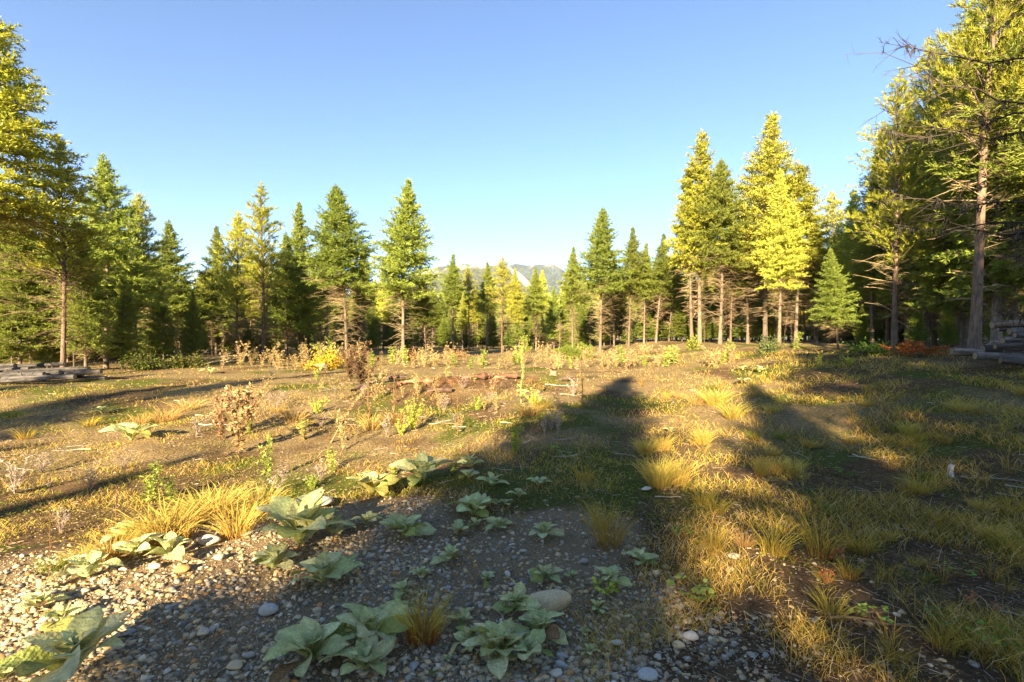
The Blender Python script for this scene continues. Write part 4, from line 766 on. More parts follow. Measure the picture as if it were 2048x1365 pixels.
for i, (x1, y1, Y1, x0, y0, Y0, r_, lab) in enumerate([
    (1984, 651, 10.3, 2420, 632, 9.6, .085, 'topmost log of the right pile, tan end facing left'), (2018, 664, 10.0, 2440, 655, 9.3, .08, 'second log from the top of the right pile'), (2004, 680, 9.9, 2430, 672, 9.2, .085, 'third log from the top of the right pile'), (2022, 690, 10.2, 2450, 684, 9.5, .08, 'log at the back of the right pile at mid height'),
    (1966, 700, 10.0, 2440, 702, 9.2, .095, 'thick pale log low in the right pile'), (1904, 702, 10.2, 2430, 724, 9.0, .09, 'bottom log reaching farthest left in the right pile'), (1950, 712, 9.8, 2450, 738, 8.8, .085, 'front bottom log of the right pile'), (2000, 722, 9.6, 2460, 750, 8.6, .08, 'lowest log of the right pile, lying in the grass'), (1996, 657, 10.8, 2400, 668, 9.9, .05, 'thin pole slanting behind the topmost log of the right pile'), (1990, 693, 9.7, 2420, 676, 9.0, .055, 'thin pole crossing the front of the right pile'), (2030, 672, 9.6, 2440, 690, 8.9, .06, 'slim pole in the middle front of the right pile'), (1935, 706, 10.5, 2400, 708, 9.6, .06, 'slim pole just behind the long bottom log of the right pile')]):
    put_log(pt(x1, y1, Y1), pt(x0, y0, Y0), r_, 60 + i, LB if i == 0 else (.12, .105, .09), lab, GRL)

# ------------------------------------------------------------------ weeds, dry stalks, bushes
def weed_mesh(seed, h=1.0, stems=4, spread=.25, leaves=14, ll=.12, lw=.035, cl=(.3, .25, .06), cs=(.25, .16, .07), heads=0, hc=(.4, .25, .12), hr=.03, tw=3, lo=.1):
    """upright forb: stems with side twigs, leaves and optional seed heads; unit height h"""
    rg = np.random.default_rng(seed); g = Geo()
    for q in range(stems):
        a = rg.random() * 6.28; k = spread * (.2 + rg.random()); hh = h * (.65 + .4 * rg.random()); p = [np.array([0, 0, -.02])]
        for t_ in (.35, .7, 1.0): p.append(np.array([math.cos(a) * k * t_ ** 1.3, math.sin(a) * k * t_ ** 1.3, hh * t_]) + rg.normal(size=3) * .012 * h)
        g.tube(p, np.array([.010, .008, .006, .003]) * max(h, .5), 4, cs)
        P = np.array(p); pts = []
        f = lo + (1 - lo) * rg.random(leaves); seg = np.clip((f * 3).astype(int), 0, 2); fr = f * 3 - seg; S = P[seg] + (P[seg + 1] - P[seg]) * fr[:, None]
        la = rg.random(leaves) * 6.28; D = norm(np.stack([np.cos(la), np.sin(la), .25 + .5 * rg.normal(size=leaves)], 1)); L_ = ll * (.5 + .8 * rg.random(leaves)) * (1.15 - .5 * f)
        g.diamonds(S, D, L_, lw * (.6 + .7 * rg.random(leaves)), np.array([cl]) * (.65 + .7 * rg.random((leaves, 1))), 0, rg)
        tips = [P[-1]]
        for _ in range(tw):
            i = rg.integers(1, 4); s0 = P[i] * .6 + P[i - 1] * .4; aa = rg.random() * 6.28; e_ = s0 + np.array([math.cos(aa) * .16, math.sin(aa) * .16, .18 + .1 * rg.random()]) * h; g.tubes3([s0], [e_], .005 * h, .003 * h, cs); tips.append(e_)
        if heads:
            for tp in tips[:heads]:
                m = 16; d = norm(rg.normal(size=(m, 3)) + np.array([0, 0, .4])); g.diamonds(np.repeat(tp[None], m, 0), d, hr * (.8 + .6 * rg.random(m)), hr * .6, np.array([hc]) * (.6 + .8 * rg.random((m, 1))), 0, rg)
    return g.mesh('weed', M['weed'])
def spire_mesh(seed, h=1.0, cl=(.30, .33, .12), lean=0.0, r_=.03, dry=False):
    """mullein flower spike: one thick stalk, leafy below, packed seed capsules above"""
    rg = np.random.default_rng(seed); g = Geo(); P = np.stack([lean * np.linspace(0, 1, 7) ** 1.2 + .01 * rg.normal(size=7), .01 * rg.normal(size=7), np.linspace(-.02, h, 7)], 1); g.tube(P, np.linspace(.016, .008, 7), 6, np.array(cl) * .8)
    n = 170; f = .38 + .62 * rg.random(n); S = np.stack([np.interp(f, np.linspace(0, 1, 7), P[:, 0]), np.interp(f, np.linspace(0, 1, 7), P[:, 1]), f * h], 1); a = rg.random(n) * 6.28; D = norm(np.stack([np.cos(a), np.sin(a), .5 + .3 * rg.normal(size=n)], 1))
    g.diamonds(S, D, r_ * (1.25 - .5 * f) * (.8 + .5 * rg.random(n)), .022, np.array([cl]) * (.6 + .8 * rg.random((n, 1))), 0, rg)
    m = 14; f = .03 + .40 * rg.random(m); S = np.stack([np.interp(f, np.linspace(0, 1, 7), P[:, 0]), np.zeros(m), f * h], 1); a = rg.random(m) * 6.28; D = norm(np.stack([np.cos(a), np.sin(a), .15 + .3 * rg.normal(size=m)], 1)); g.diamonds(S, D, .16 * (.5 + .6 * rg.random(m)), .05, np.array([(.24, .15, .07) if dry else cl]) * (.7 + .5 * rg.random((m, 1))), 0, rg)
    return g.mesh('stalk', M['weed'])
def bush_mesh(seed, n, cl, cw, w_=1.0, h=.6, ls=.09, lw=.05):
    """rounded shrub: twigs and many small leaves through its volume"""
    rg = np.random.default_rng(seed); g = Geo(); m = 40; a = rg.random(m) * 6.28; el = .15 + 1.2 * rg.random(m); D = np.stack([np.cos(a) * np.cos(el) * w_, np.sin(a) * np.cos(el) * w_, np.sin(el) * h], 1) * (.6 + .5 * rg.random((m, 1))); g.tubes3(np.zeros((m, 3)), D, .012, .003, cw)
    i = rg.integers(0, m, n); f = .3 + .75 * rg.random(n); S = D[i] * f[:, None] + rg.normal(size=(n, 3)) * np.array([.10 * w_, .10 * w_, .07]); S[:, 2] = np.maximum(S[:, 2], .01); LD = norm(rg.normal(size=(n, 3)) + norm(D[i]) * .7)
    g.diamonds(S, LD, ls * (.6 + .7 * rg.random(n)), lw, np.array([cl]) * (.55 + .9 * rg.random((n, 1))), 0, rg); return g.mesh('bush', M['weed'])
WM = {
    'thistle': [weed_mesh(800, 1.0, 7, .28, 46, .10, .030, (.34, .23, .11), (.28, .18, .09), 4, (.46, .33, .17), .07, 4)],
    'dry': [weed_mesh(801 + i, 1.0, 3 + i, .25, 20, .11, .035, (.42, .33, .15), (.32, .23, .11), 3, (.46, .36, .17), .045, 3) for i in range(4)],
    'dark': [weed_mesh(811, 1.0, 9, .42, 60, .09, .035, (.13, .075, .045), (.14, .085, .055), 3, (.19, .12, .07), .05, 4)],
    'green': [weed_mesh(821 + i, 1.0, 4, .35, 44, .19, .045, (.30, .36, .07), (.24, .25, .08), 0, (.4, .3, .1), .03, 2, .05) for i in range(3)],
    'lime': [weed_mesh(831 + i, 1.0, 11, .5, 80, .11, .036, (.38, .44, .08), (.25, .25, .08), 0, (.4, .3, .1), .03, 2, .0) for i in range(2)],
    'grey': [weed_mesh(841 + i, 1.0, 7, .45, 30, .05, .02, (.42, .36, .32), (.36, .28, .23), 4, (.50, .43, .37), .035, 6) for i in range(2)],
    'spire': [spire_mesh(851 + i) for i in range(2)], 'dryspire': [spire_mesh(861, cl=(.30, .19, .09), dry=True)], 'leaning': [spire_mesh(862, cl=(.48, .33, .17), lean=.62, r_=.05, dry=True)],
}
rw = np.random.default_rng(41)
def weed(kind, px, py, hpx, label, name='weed', cat='plant', group=None, wide=1.0, rz=None):
    X, Y, Z = at(px, py); h = hpx / FPX * Y
    return tag(link(name, WM[kind][rw.integers(0, len(WM[kind]))], None, (X, Y, Z), (0, 0, rw.random() * 6.28 if rz is None else rz), (h * wide, h * wide, h)), label, cat, group)
for a in [
    ('thistle', 478, 905, 118, 'large brown dried thistle bush on the left field', 'thistle'), ('thistle', 440, 880, 80, 'smaller dried thistle at the left of the large one', 'thistle'), ('thistle', 500, 870, 78, 'dried thistle behind the large one on the left field', 'thistle'),
    ('dark', 722, 772, 80, 'dark brown bushy weed before the yellow shrub', 'weed', 'plant', None, 1.0), ('dark', 700, 760, 60, 'smaller dark weed left of the dark bushy one', 'weed'), ('leaning', 662, 884, 108, 'pale dried mullein stalk leaning to the right', 'mullein_stalk', 'plant', None, 1.0, 0.25), 
    ('spire', 1043, 806, 106, 'tall green mullein spike in the middle ground', 'mullein_stalk', 'plant', None, 1.2), ('spire', 1117, 742, 46, 'pale mullein spike on the sunlit far grass', 'mullein_stalk', 'plant', None, 1.2), ('spire', 893, 756, 42, 'short green mullein spike by the red dirt mound', 'mullein_stalk', 'plant', None, 1.8), ('spire', 948, 762, 30, 'short mullein spike on the red dirt mound', 'mullein_stalk', 'plant', None, 1.8),
    ('dryspire', 737, 850, 150, 'thin tall dry stalk rising from the straw tuft', 'dry_stalk', 'plant', None, .5), ('dryspire', 788, 838, 96, 'thin dry stalk left of the bright green bush', 'dry_stalk', 'plant', None, .6), ('dryspire', 915, 870, 76, 'brown dry stalk in the sunlit litter', 'dry_stalk', 'plant', None, .8), ('dryspire', 1165, 815, 60, 'dark dry stalk at the edge of the big shadow', 'dry_stalk', 'plant', None, .9), ('dryspire', 1160, 765, 44, 'dry stalk behind the stump', 'dry_stalk', 'plant', None, .9), 
    ('dryspire', 100, 1105, 90, 'spindly grey dead stalk on the left bank', 'dry_stalk', 'plant', None, .5), ('dryspire', 232, 1050, 84, 'reddish dead stalk behind the golden grass', 'dry_stalk', 'plant', None, .6), ('dryspire', 938, 920, 70, 'brown stalk on the moss above the gravel', 'dry_stalk', 'plant', None, .7),
    ('green', 300, 1000, 74, 'leafy green thistle behind the golden grass tufts', 'thistle', 'plant', None, 1.1), ('green', 345, 995, 50, 'lower leafy weed right of the green thistle', 'thistle', 'plant', None, 1.1), ('green', 535, 955, 88, 'yellow-green upright weed above the bank', 'weed', 'plant', None, .55), ('green', 665, 940, 50, 'small yellow-green weed at the left of the lit litter', 'weed', 'plant', None, .9), 
    ('lime', 826, 858, 62, 'bright lime-green bushy weed in the middle ground', 'weed', 'plant', None, .8), ('lime', 802, 868, 36, 'small lime-green weed below the bushy one', 'weed', 'plant', None, 1.0), ('lime', 955, 822, 28, 'low lime-green weed on the sunlit litter', 'weed', 'plant', None, 1.5), ('lime', 1030, 905, 46, 'yellow-leaved weed in the middle of the moss', 'weed', 'plant', None, .8), ('lime', 625, 975, 30, 'yellow-green weed on the lit bank top', 'weed', 'plant', None, 1.2), ('lime', 905, 945, 26, 'small lime weed behind the sunlit mulleins', 'weed', 'plant', None, 1.0), ('lime', 790, 948, 22, 'low lime-green leaves left of the sunlit mulleins', 'weed', 'plant', None, 1.6),
    ('dry', 768, 792, 60, 'tan dry weed before the red dirt mound', 'weed', 'plant', None, .9), ('dry', 835, 790, 42, 'dry weed at the left of the red dirt mound', 'weed'), ('dry', 985, 790, 52, 'dry weed standing before the red dirt mound', 'weed', 'plant', None, .8), ('dry', 870, 780, 34, 'short dry weed touching the red mound', 'weed'), ('dry', 750, 800, 66, 'dry weed left of the tan one before the mound', 'weed', 'plant', None, .7), ('dry', 1115, 830, 42, 'dry weed right of the tall mullein spike', 'weed'), ('dry', 990, 905, 60, 'tangled dry weed on the moss, mid field', 'weed', 'plant', None, .9), ('dry', 685, 900, 80, 'tall dry weed left of the leaning stalk foot', 'weed', 'plant', None, .6),
    ('grey', 30, 985, 66, 'grey dead bush at the left edge of the field', 'dead_bush', 'plant', None, 1.3), ('grey', 180, 970, 44, 'grey dead bush left of the green thistle', 'dead_bush', 'plant', None, 1.4), ('grey', 85, 940, 44, 'grey dead twigs near the left edge, farther off', 'dead_bush', 'plant', None, 1.5), ('grey', 245, 940, 38, 'grey dead bush below the tall-leaved mullein', 'dead_bush', 'plant', None, 1.5), ('grey', 120, 1065, 50, 'grey dead weed just above the left bank', 'dead_bush', 'plant', None, 1.0), ('grey', 395, 870, 34, 'grey dead bush left of the thistles', 'dead_bush', 'plant', None, 1.4), ('grey', 560, 985, 44, 'pinkish-grey dead bush behind the bank tufts', 'dead_bush', 'plant', None, 1.6), ('grey', 640, 960, 34, 'pinkish-grey twigs on the lit bank top', 'dead_bush', 'plant', None, 1.8),
    ('spire', 1605, 985, 140, 'single tall bent grass stem on the right slope', 'dry_stalk', 'plant', None, .25), ('green', 1590, 700, 36, 'grey-green shrub at the foot of the golden larches', 'shrub', 'plant', None, 1.2), ('green', 1640, 735, 26, 'green weed on the dark soil mound', 'weed'), ('lime', 1700, 735, 22, 'green fern-like weed on the dark soil mound', 'weed', 'plant', None, 1.4)]:
    weed(*a)
# sunlit dry weeds along the edge of the wood
seen = {}
for i, px_ in enumerate(sorted(rw.uniform(405, 1480, 112))):
    px_ = float(px_); py_ = 724 + 14 * rw.random() + (6 if px_ < 600 else 0); hp = 20 + 30 * rw.random() * (1.2 if px_ < 700 else .75); zone = 'left of the yellow shrub' if px_ < 640 else 'under the tall isolated fir' if px_ < 900 else 'before the far centre firs' if px_ < 1130 else 'at the foot of the reddish-topped fir' if px_ < 1300 else 'before the larch pair'
    seen[zone] = seen.get(zone, 0) + 1; weed('dry' if rw.random() < .85 else 'green', px_, py_, hp, f'{ORD[seen[zone] - 1]} sunlit weed from left at the wood edge {zone}', 'weed', 'plant', f'dry weeds {zone}', 1.0 + .5 * rw.random())
def bush(px, py, wpx, hpx, n, cl, label, seed, ls=.09, lw=.05, name='shrub'):
    X, Y, Z = at(px, py); W_ = wpx / FPX * Y / 2; H_ = hpx / FPX * Y; return tag(link(name, bush_mesh(seed, n, cl, (.2, .13, .08), W_, H_, ls, lw), None, (X, Y, Z)), label, 'shrub')
bush(652, 738, 100, 40, 1500, (.62, .46, .04), 'bright yellow low shrub at the wood edge left of centre', 900)
bush(300, 742, 110, 36, 1500, (.09, .12, .025), 'left one of the dark green bushes at the wood edge', 901); bush(370, 738, 90, 30, 1300, (.12, .13, .03), 'right one of the dark green bushes at the wood edge', 902)
bush(585, 722, 60, 22, 600, (.45, .36, .12), 'pale yellow bush left of the yellow shrub', 903); bush(820, 722, 60, 26, 600, (.42, .25, .10), 'brown bush at the foot of the tall isolated fir', 904); bush(905, 715, 70, 20, 700, (.36, .24, .10), 'low brown bush right of the tall isolated fir', 905)
bush(1540, 708, 60, 32, 800, (.13, .17, .06), 'grey-green shrub right of the bare-skirted fir', 906); bush(1050, 706, 30, 44, 700, (.34, .42, .07), 'small bright sapling shrub in front of the far mountain', 907); bush(1385, 700, 36, 30, 500, (.30, .36, .05), 'bright green bush at the foot of the larch pair', 908, ) 
bush(1335, 668, 34, 54, 900, (.30, .40, .06), 'leafy green sapling left of the larch pair', 909); bush(1740, 712, 120, 26, 900, (.10, .16, .03), 'low dark green plants on the dark soil mound', 910)
# low broad-leaved plants in the near right grass
def low_plant(px, py, wpx, c, label, seed, ls=1.0, name='strawberry_plant'):
    X, Y, Z = at(px, py); W_ = wpx / FPX * Y / 2; rg = np.random.default_rng(seed); g = Geo(); m = 16; a = rg.random(m) * 6.28; r_ = W_ * np.sqrt(rg.random(m)); T = np.stack([np.cos(a) * r_, np.sin(a) * r_, .035 + .05 * rg.random(m)], 1); g.tubes3(np.zeros((m, 3)), T, .0018, .0012, (.30, .16, .07))
    for q in (-1.1, 0, 1.1):                               # three leaflets to a leaf
        b = a + q + .3 * rg.normal(size=m); D = norm(np.stack([np.cos(b), np.sin(b), .15 * rg.normal(size=m)], 1)); g.diamonds(T, D, min(.05, .30 * W_) * ls * (.7 + .6 * rg.random(m)), min(.036, .22 * W_) * ls, np.array([c]) * (.6 + .8 * rg.random((m, 1))), 0, rg, N=np.tile([0., 0, 1.], (m, 1)) + .3 * rg.normal(size=(m, 3)))
    return tag(link(name, g.mesh(name, M['weed']), None, (X, Y, Z)), label, 'plant')
spots = sorted((float(rw.uniform(480, 1180)), float(rw.uniform(742, 905))) for _ in range(46))
for i, (px_, py_) in enumerate(spots):
    kd = ['dry', 'grey', 'dryspire', 'lime'][rw.choice(4, p=[.5, .22, .14, .14])]
    weed(kd, px_, py_, (16 + 22 * rw.random()) * (.6 + (py_ - 740) / 160), f'{ORD[i]} small weed from left scattered over the mid clearing', 'weed', 'plant', 'small weeds over the middle of the clearing', .7 + .7 * rw.random())
for a in [(1745, 1248, 62, (.20, .34, .07), 'green low plant in the near right grass', 1), (1880, 1262, 52, (.16, .28, .07), 'green low plant right of the first one in the near right grass', 2), (2005, 1300, 90, (.20, .38, .06), 'bright green low plant in the bottom right corner', 3), (1920, 1150, 50, (.18, .28, .06), 'dark green low plant midway up the right edge grass', 4), (1660, 1120, 46, (.55, .13, .07), 'reddish low leaves under the tall lit tuft', 5), (1652, 1165, 26, (.62, .14, .08), 'tiny red leaves below the reddish ones', 6), (1690, 945, 40, (.16, .30, .05), 'small dark green plant on the shaded right slope', 7), (1960, 1220, 60, (.36, .14, .08), 'dull red low leaves near the right edge', 8), (1380, 1190, 70, (.40, .44, .10), 'pale ragged dock leaves on the dark soil', 9, 1.5), (1210, 1185, 50, (.36, .40, .06), 'yellowing dandelion leaves right of the boulder', 10, 1.6), (1365, 1075, 40, (.22, .36, .06), 'small green leaves left of the upright tuft', 11), (1100, 905, 44, (.22, .32, .06), 'green leaves on the shaded moss, right of centre', 12)]: low_plant(*a)
# fallen green fir top lying at the wood edge
X, Y, Z = at(1195, 716); e = tag(link('fallen_fir', None, loc=(X, Y, Z + .25)), 'fallen green fir top lying sunlit at the wood edge', 'tree'); e.rotation_euler = (0, R(-86), R(8)); e.scale = (.26, .26, .26)
link('trunk', PROTO['firlow'][0]['trunk'], e); link('crown', PROTO['firlow'][0]['crown'], e)

# ------------------------------------------------------------------ brush piles, sticks and fallen branches
def branch_mesh(seed, L_, r_, c, sub=6, bend=.25, needles=None):
    """a fallen branch lying along +X with side twigs"""
    rg = np.random.default_rng(seed); n = 7; x = np.linspace(0, 1, n); P = np.stack([x * L_, bend * L_ * (np.sin(x * 2.6 + rg.random() * 3) - .4) * .35, np.abs(.05 * L_ * np.sin(x * 3 + rg.random() * 3))], 1); g = Geo(); g.tube(P, np.linspace(r_, r_ * .25, n), 5, np.clip(np.array(c) * (1 + .25 * rg.normal(size=(n * 5, 1))), .01, 1))
    for _ in range(sub):
        t_ = .15 + .8 * rg.random(); p = np.array([np.interp(t_, x, P[:, j]) for j in range(3)]); a = rg.choice([-1, 1]) * (.5 + .5 * rg.random()); d = np.array([math.cos(a), math.sin(a), .25 * rg.normal() + .12]); l2 = L_ * (.12 + .3 * rg.random()) * (1.1 - t_ * .6); q = p + d * l2; g.tubes3([p], [q], r_ * .4, r_ * .12, np.array(c) * 1.05)
        for _ in range(2): m = p + (q - p) * (.4 + .5 * rg.random()); g.tubes3([m], [m + norm(d + rg.normal(size=3) * .6) * l2 * .4], r_ * .2, r_ * .08, np.array(c))
        if needles is not None:
            k = 30; f = rg.random(k); S = p + (q - p) * f[:, None]; D = norm(d + rg.normal(size=(k, 3)) * .8); g.tris(S, D, .10, .03, np.array([needles]) * (.6 + .7 * rg.random((k, 1))), 0, rg)
    return g.mesh('branch', M['twig'])
BLE = (.36, .32, .26); BRN = (.22, .15, .09); DRK = (.08, .06, .045)
BR = [branch_mesh(950 + i, 1.0, .012 + .006 * (i % 3), [BLE, BLE, BRN, DRK][i % 4], 3 + i % 5) for i in range(10)]
rk = np.random.default_rng(55)
def stick(px, py, wpx, label, i, rz=None, group='fallen sticks', thick=1.0):
    X, Y, Z = at(px, py); L_ = wpx / FPX * Y; return tag(link('stick', BR[i % 10], None, (X, Y, Z + .015), (rk.normal() * .1, rk.normal() * .06, rk.random() * 6.28 if rz is None else rz), (L_, L_, L_ * thick)), label, 'stick', group)
for a in [
    (1735, 905, 60, 'bleached forked stick on the dark patch of the right slope', 0, -.5), (1800, 918, 55, 'pale stick right of the bleached forked one', 1, -.25), (1925, 955, 90, 'bleached stick beside the short upright snag', 4, -.3), (2010, 975, 60, 'white stick at the right edge, mid slope', 5, -1.0), (2000, 1225, 90, 'thick white stick at the right edge near the bottom', 0, -.55), (1655, 1235, 40, 'curved white twig in the near right grass', 1, -.9), (1660, 1250, 150, 'long tan twig in the near right grass', 2, -.2),
    (860, 850, 60, 'bleached branch curving on the sunlit litter', 4, .6), (905, 858, 70, 'straight pale stick beside the curving bleached branch', 5, .05), (1000, 850, 60, 'pale stick in the sunlit litter right of centre', 1, .0), (420, 830, 50, 'pale branch beside the brown thistles', 0, .5), (395, 855, 70, 'bent stick left of the brown thistles', 4, .0), (960, 1095, 28, 'thin orange twig in mid gravel', 2, -.2), (715, 1115, 30, 'short brown stick beside the shaded mullein', 3, -.8), (1090, 770, 50, 'pale stick before the stump', 5, -.3), (1120, 790, 46, 'bleached stick below the stump', 1, -.4), (1310, 1000, 60, 'thin pale stick on the track', 5, .3), (1230, 910, 90, 'long bleached stick on the dark track soil', 1, .12), (1570, 1075, 50, 'tan stick in the soil right of the bleached tuft', 2, .0)]: stick(*a)
spots = []
for i in range(70):
    u = rk.random(); px_, py_ = (rk.uniform(560, 1180), rk.uniform(760, 960)) if u < .5 else (rk.uniform(1600, 2040), rk.uniform(860, 1120)) if u < .85 else (rk.uniform(20, 520), rk.uniform(800, 1000)); spots.append((px_, py_, 'sunlit litter in the middle' if u < .5 else 'shaded right slope' if u < .85 else 'left field'))
seen = {}
for px_, py_, zone in sorted(spots):
    seen[zone] = seen.get(zone, 0) + 1; stick(px_, py_, 24 + 46 * rk.random(), f'{ORD[seen[zone] - 1]} small fallen stick from the left on the {zone}', rk.integers(0, 10), None, f'sticks on the {zone}')
# short snag, stump
def snag(px, py, hpx, r_, label, c, seed, name='snag'):
    X, Y, Z = at(px, py); h = hpx / FPX * Y; rg = np.random.default_rng(seed); g = Geo(); n = 6; zz = np.linspace(-.04, h, n); P = np.stack([.12 * zz * rg.normal(), .1 * zz * rg.normal(), zz], 1) if False else np.stack([.15 * zz, .02 * np.sin(zz * 20), zz], 1)
    g.tube(P, r_ * np.array([1.35, 1.1, 1, .95, .9, .8]), 9, np.clip(np.array(c) * (1 + .3 * rg.normal(size=(n * 9, 1))), .02, 1)); k = n * 9; top = P[-1]; a = np.arange(9) / 9 * 6.28
    V = np.concatenate([[top + np.array([0, 0, .01])], top + np.stack([np.cos(a) * r_ * .8, np.sin(a) * r_ * .8, .02 * rg.normal(size=9)], 1)]); g.add(V, np.array([[0, 1 + j, 1 + (j + 1) % 9] for j in range(9)]), np.array(c) * .8)
    return tag(link(name, g.mesh(name, M['wood'], True), None, (X, Y, Z)), label, 'stump')
snag(1902, 950, 26, .03, 'short upright grey snag on the right slope', (.42, .38, .33), 5); snag(1106, 752, 12, .11, 'low cut stump at the right of the red dirt mound', (.20, .13, .08), 6, 'stump')
# slabs of rotten wood and bark on the red mound
for i, (px_, py_, wpx, rz, c, lab) in enumerate([(735, 782, 60, 2.3, (.10, .06, .045), 'dark root slab tilted at the left end of the red mound'), (830, 770, 70, .4, (.17, .08, .045), 'red rotten log chunk on the red mound'), (880, 782, 50, -.2, (.09, .055, .04), 'dark bark slab before the red mound'), (955, 760, 60, .1, (.15, .075, .045), 'red wood slab at the right part of the mound'), (1010, 758, 50, -.1, (.18, .10, .06), 'reddish wood slab at the far right of the mound'), (790, 760, 46, .6, (.12, .07, .05), 'dark split root on top of the red mound'), (1130, 762, 40, .0, (.10, .07, .05), 'dark wood piece right of the stump')]):
    X, Y, Z = at(px_, py_); L_ = wpx / FPX * Y; rg = np.random.default_rng(300 + i); g = Geo(); x = np.linspace(0, L_, 8); g.tube(np.stack([x, .06 * L_ * np.sin(x / L_ * 4 + i), .05 * L_ * np.sin(x / L_ * 3)], 1), L_ * .09 * (1 + .3 * rg.normal(size=8)), 7, np.clip(np.array(c) * (1 + .35 * rg.normal(size=(56, 1))), .01, 1))
    tag(link('wood_chunk', g.mesh('wood_chunk', M['wood']), None, (X - L_ / 2, Y, Z + .02), (.2, -.08, rz * .5)), lab, 'wood chunk', 'rotten wood on the red mound')
def brush_pile(px, py, wpx, hpx, n, c, nd, label, seed):
    X, Y, Z = at(px, py); W_ = wpx / FPX * Y / 2; H_ = hpx / FPX * Y; rg = np.random.default_rng(seed); e = tag(link('brush_pile', None, loc=(X, Y, Z)), label, 'brush pile')
    ms = [branch_mesh(seed + q, 1.0, .014, c, 7, .3, nd) for q in range(4)]
    for i in range(n): u = rg.normal() * .45; link('branch', ms[i % 4], e, (u * W_ - .3 * W_, rg.normal() * .3, H_ * max(0, (1 - abs(u))) * rg.random() * .8), (rg.normal() * .3, -.12 - .2 * rg.random(), rg.normal() * 1.1), (W_ * (.5 + .5 * rg.random()),) * 3)
brush_pile(1830, 716, 110, 26, 26, (.24, .10, .05), (.42, .15, .04), 'rust-red dead brush pile at the right wood edge', 1000)
brush_pile(430, 730, 120, 26, 20, (.40, .31, .20), None, 'tan brush pile at the left wood edge right of the dark bushes', 1010)
brush_pile(640, 716, 120, 18, 14, (.46, .38, .27), None, 'pale bare brush lying behind the yellow shrub', 1020)
brush_pile(1660, 716, 130, 22, 18, (.07, .055, .045), None, 'dark roots and branches on the soil mound at right', 1030)
brush_pile(2000, 712, 90, 50, 8, (.42, .36, .28), None, 'arching bare branch caught on the right log pile', 1040)
# ------------------------------------------------------------------ near dead-branched tree outside the right edge: its bare limbs reach into the picture
def bare_limb(g, rg, p0, d, L_, r_, c, sub=16):
    n = 9; x = np.linspace(0, 1, n); d = np.array(d) / np.linalg.norm(d); P = p0 + d * (x * L_)[:, None]; P[:, 2] += -.16 * L_ * np.sin(x * 2.2) + .10 * L_ * x ** 3; P += rg.normal(size=(n, 3)) * .012 * L_; P[0] = p0
    g.tube(P, r_ * (1 - .88 * x), 5, c); s_ = np.cross(d, [0, 0, 1.]); s_ /= np.linalg.norm(s_)
    for _ in range(sub):
        t_ = .2 + .8 * rg.random(); p = np.array([np.interp(t_, x, P[:, j]) for j in range(3)]); dd = norm(d * .8 + s_ * rg.choice([-1, 1]) * (.5 + .5 * rg.random()) + np.array([0, 0, .3 * rg.normal()])); l2 = L_ * (.10 + .22 * rg.random()) * (1.15 - .7 * t_); q = p + dd * l2 + np.array([0, 0, -.04 * l2]); g.tubes3([p], [q], r_ * .28, r_ * .08, c)
        for _ in range(3): m = p + (q - p) * (.25 + .7 * rg.random()); g.tubes3([m], [m + norm(dd + rg.normal(size=3) * .7) * l2 * .35], r_ * .13, r_ * .05, c)
        if rg.random() < .35:                            # hanging lichen
            k = 7; g.tris(np.repeat(p[None], k, 0) + rg.normal(size=(k, 3)) * .02, norm(rg.normal(size=(k, 3)) * .25 + np.array([0, 0, -1.])), .09 + .10 * rg.random(k), .018, np.array([.06, .055, .045]), 0, rg)
X0, Y0 = 7.0, 5.6; rg_ = np.random.default_rng(91); e = tag(link('fir_tree', None, loc=(X0, Y0, float(zg(X0, Y0)))), 'dead-limbed fir outside the right edge whose bare branches hang into the sky', 'tree'); tr_, TP_ = trunk_mesh(91, .13, (.12, .095, .075)); link('trunk', tr_, e)
for (h, a, L_, up) in [(4.0, 172, 2.5, .12), (4.35, 186, 2.9, .10), (4.9, 165, 2.3, .18), (5.6, 190, 2.6, .10), (2.9, 180, 2.2, .02), (3.3, 160, 2.2, .05), (2.4, 195, 1.7, -.05), (5.2, 200, 2.0, .12), (3.7, 205, 2.0, .0), (6.3, 176, 2.6, .06), (6.6, 195, 2.4, .1), (3.1, 140, 2.0, 0), (4.4, 130, 2.2, .1), (1.9, 170, 1.4, -.05)]:
    g = Geo(); bare_limb(g, rg_, on_trunk(TP_, np.array([h]))[0], (math.cos(R(a)), math.sin(R(a)), up), L_, .019, (.075, .060, .048), 22); link('branch', g.mesh('branch', M['twig']), e)

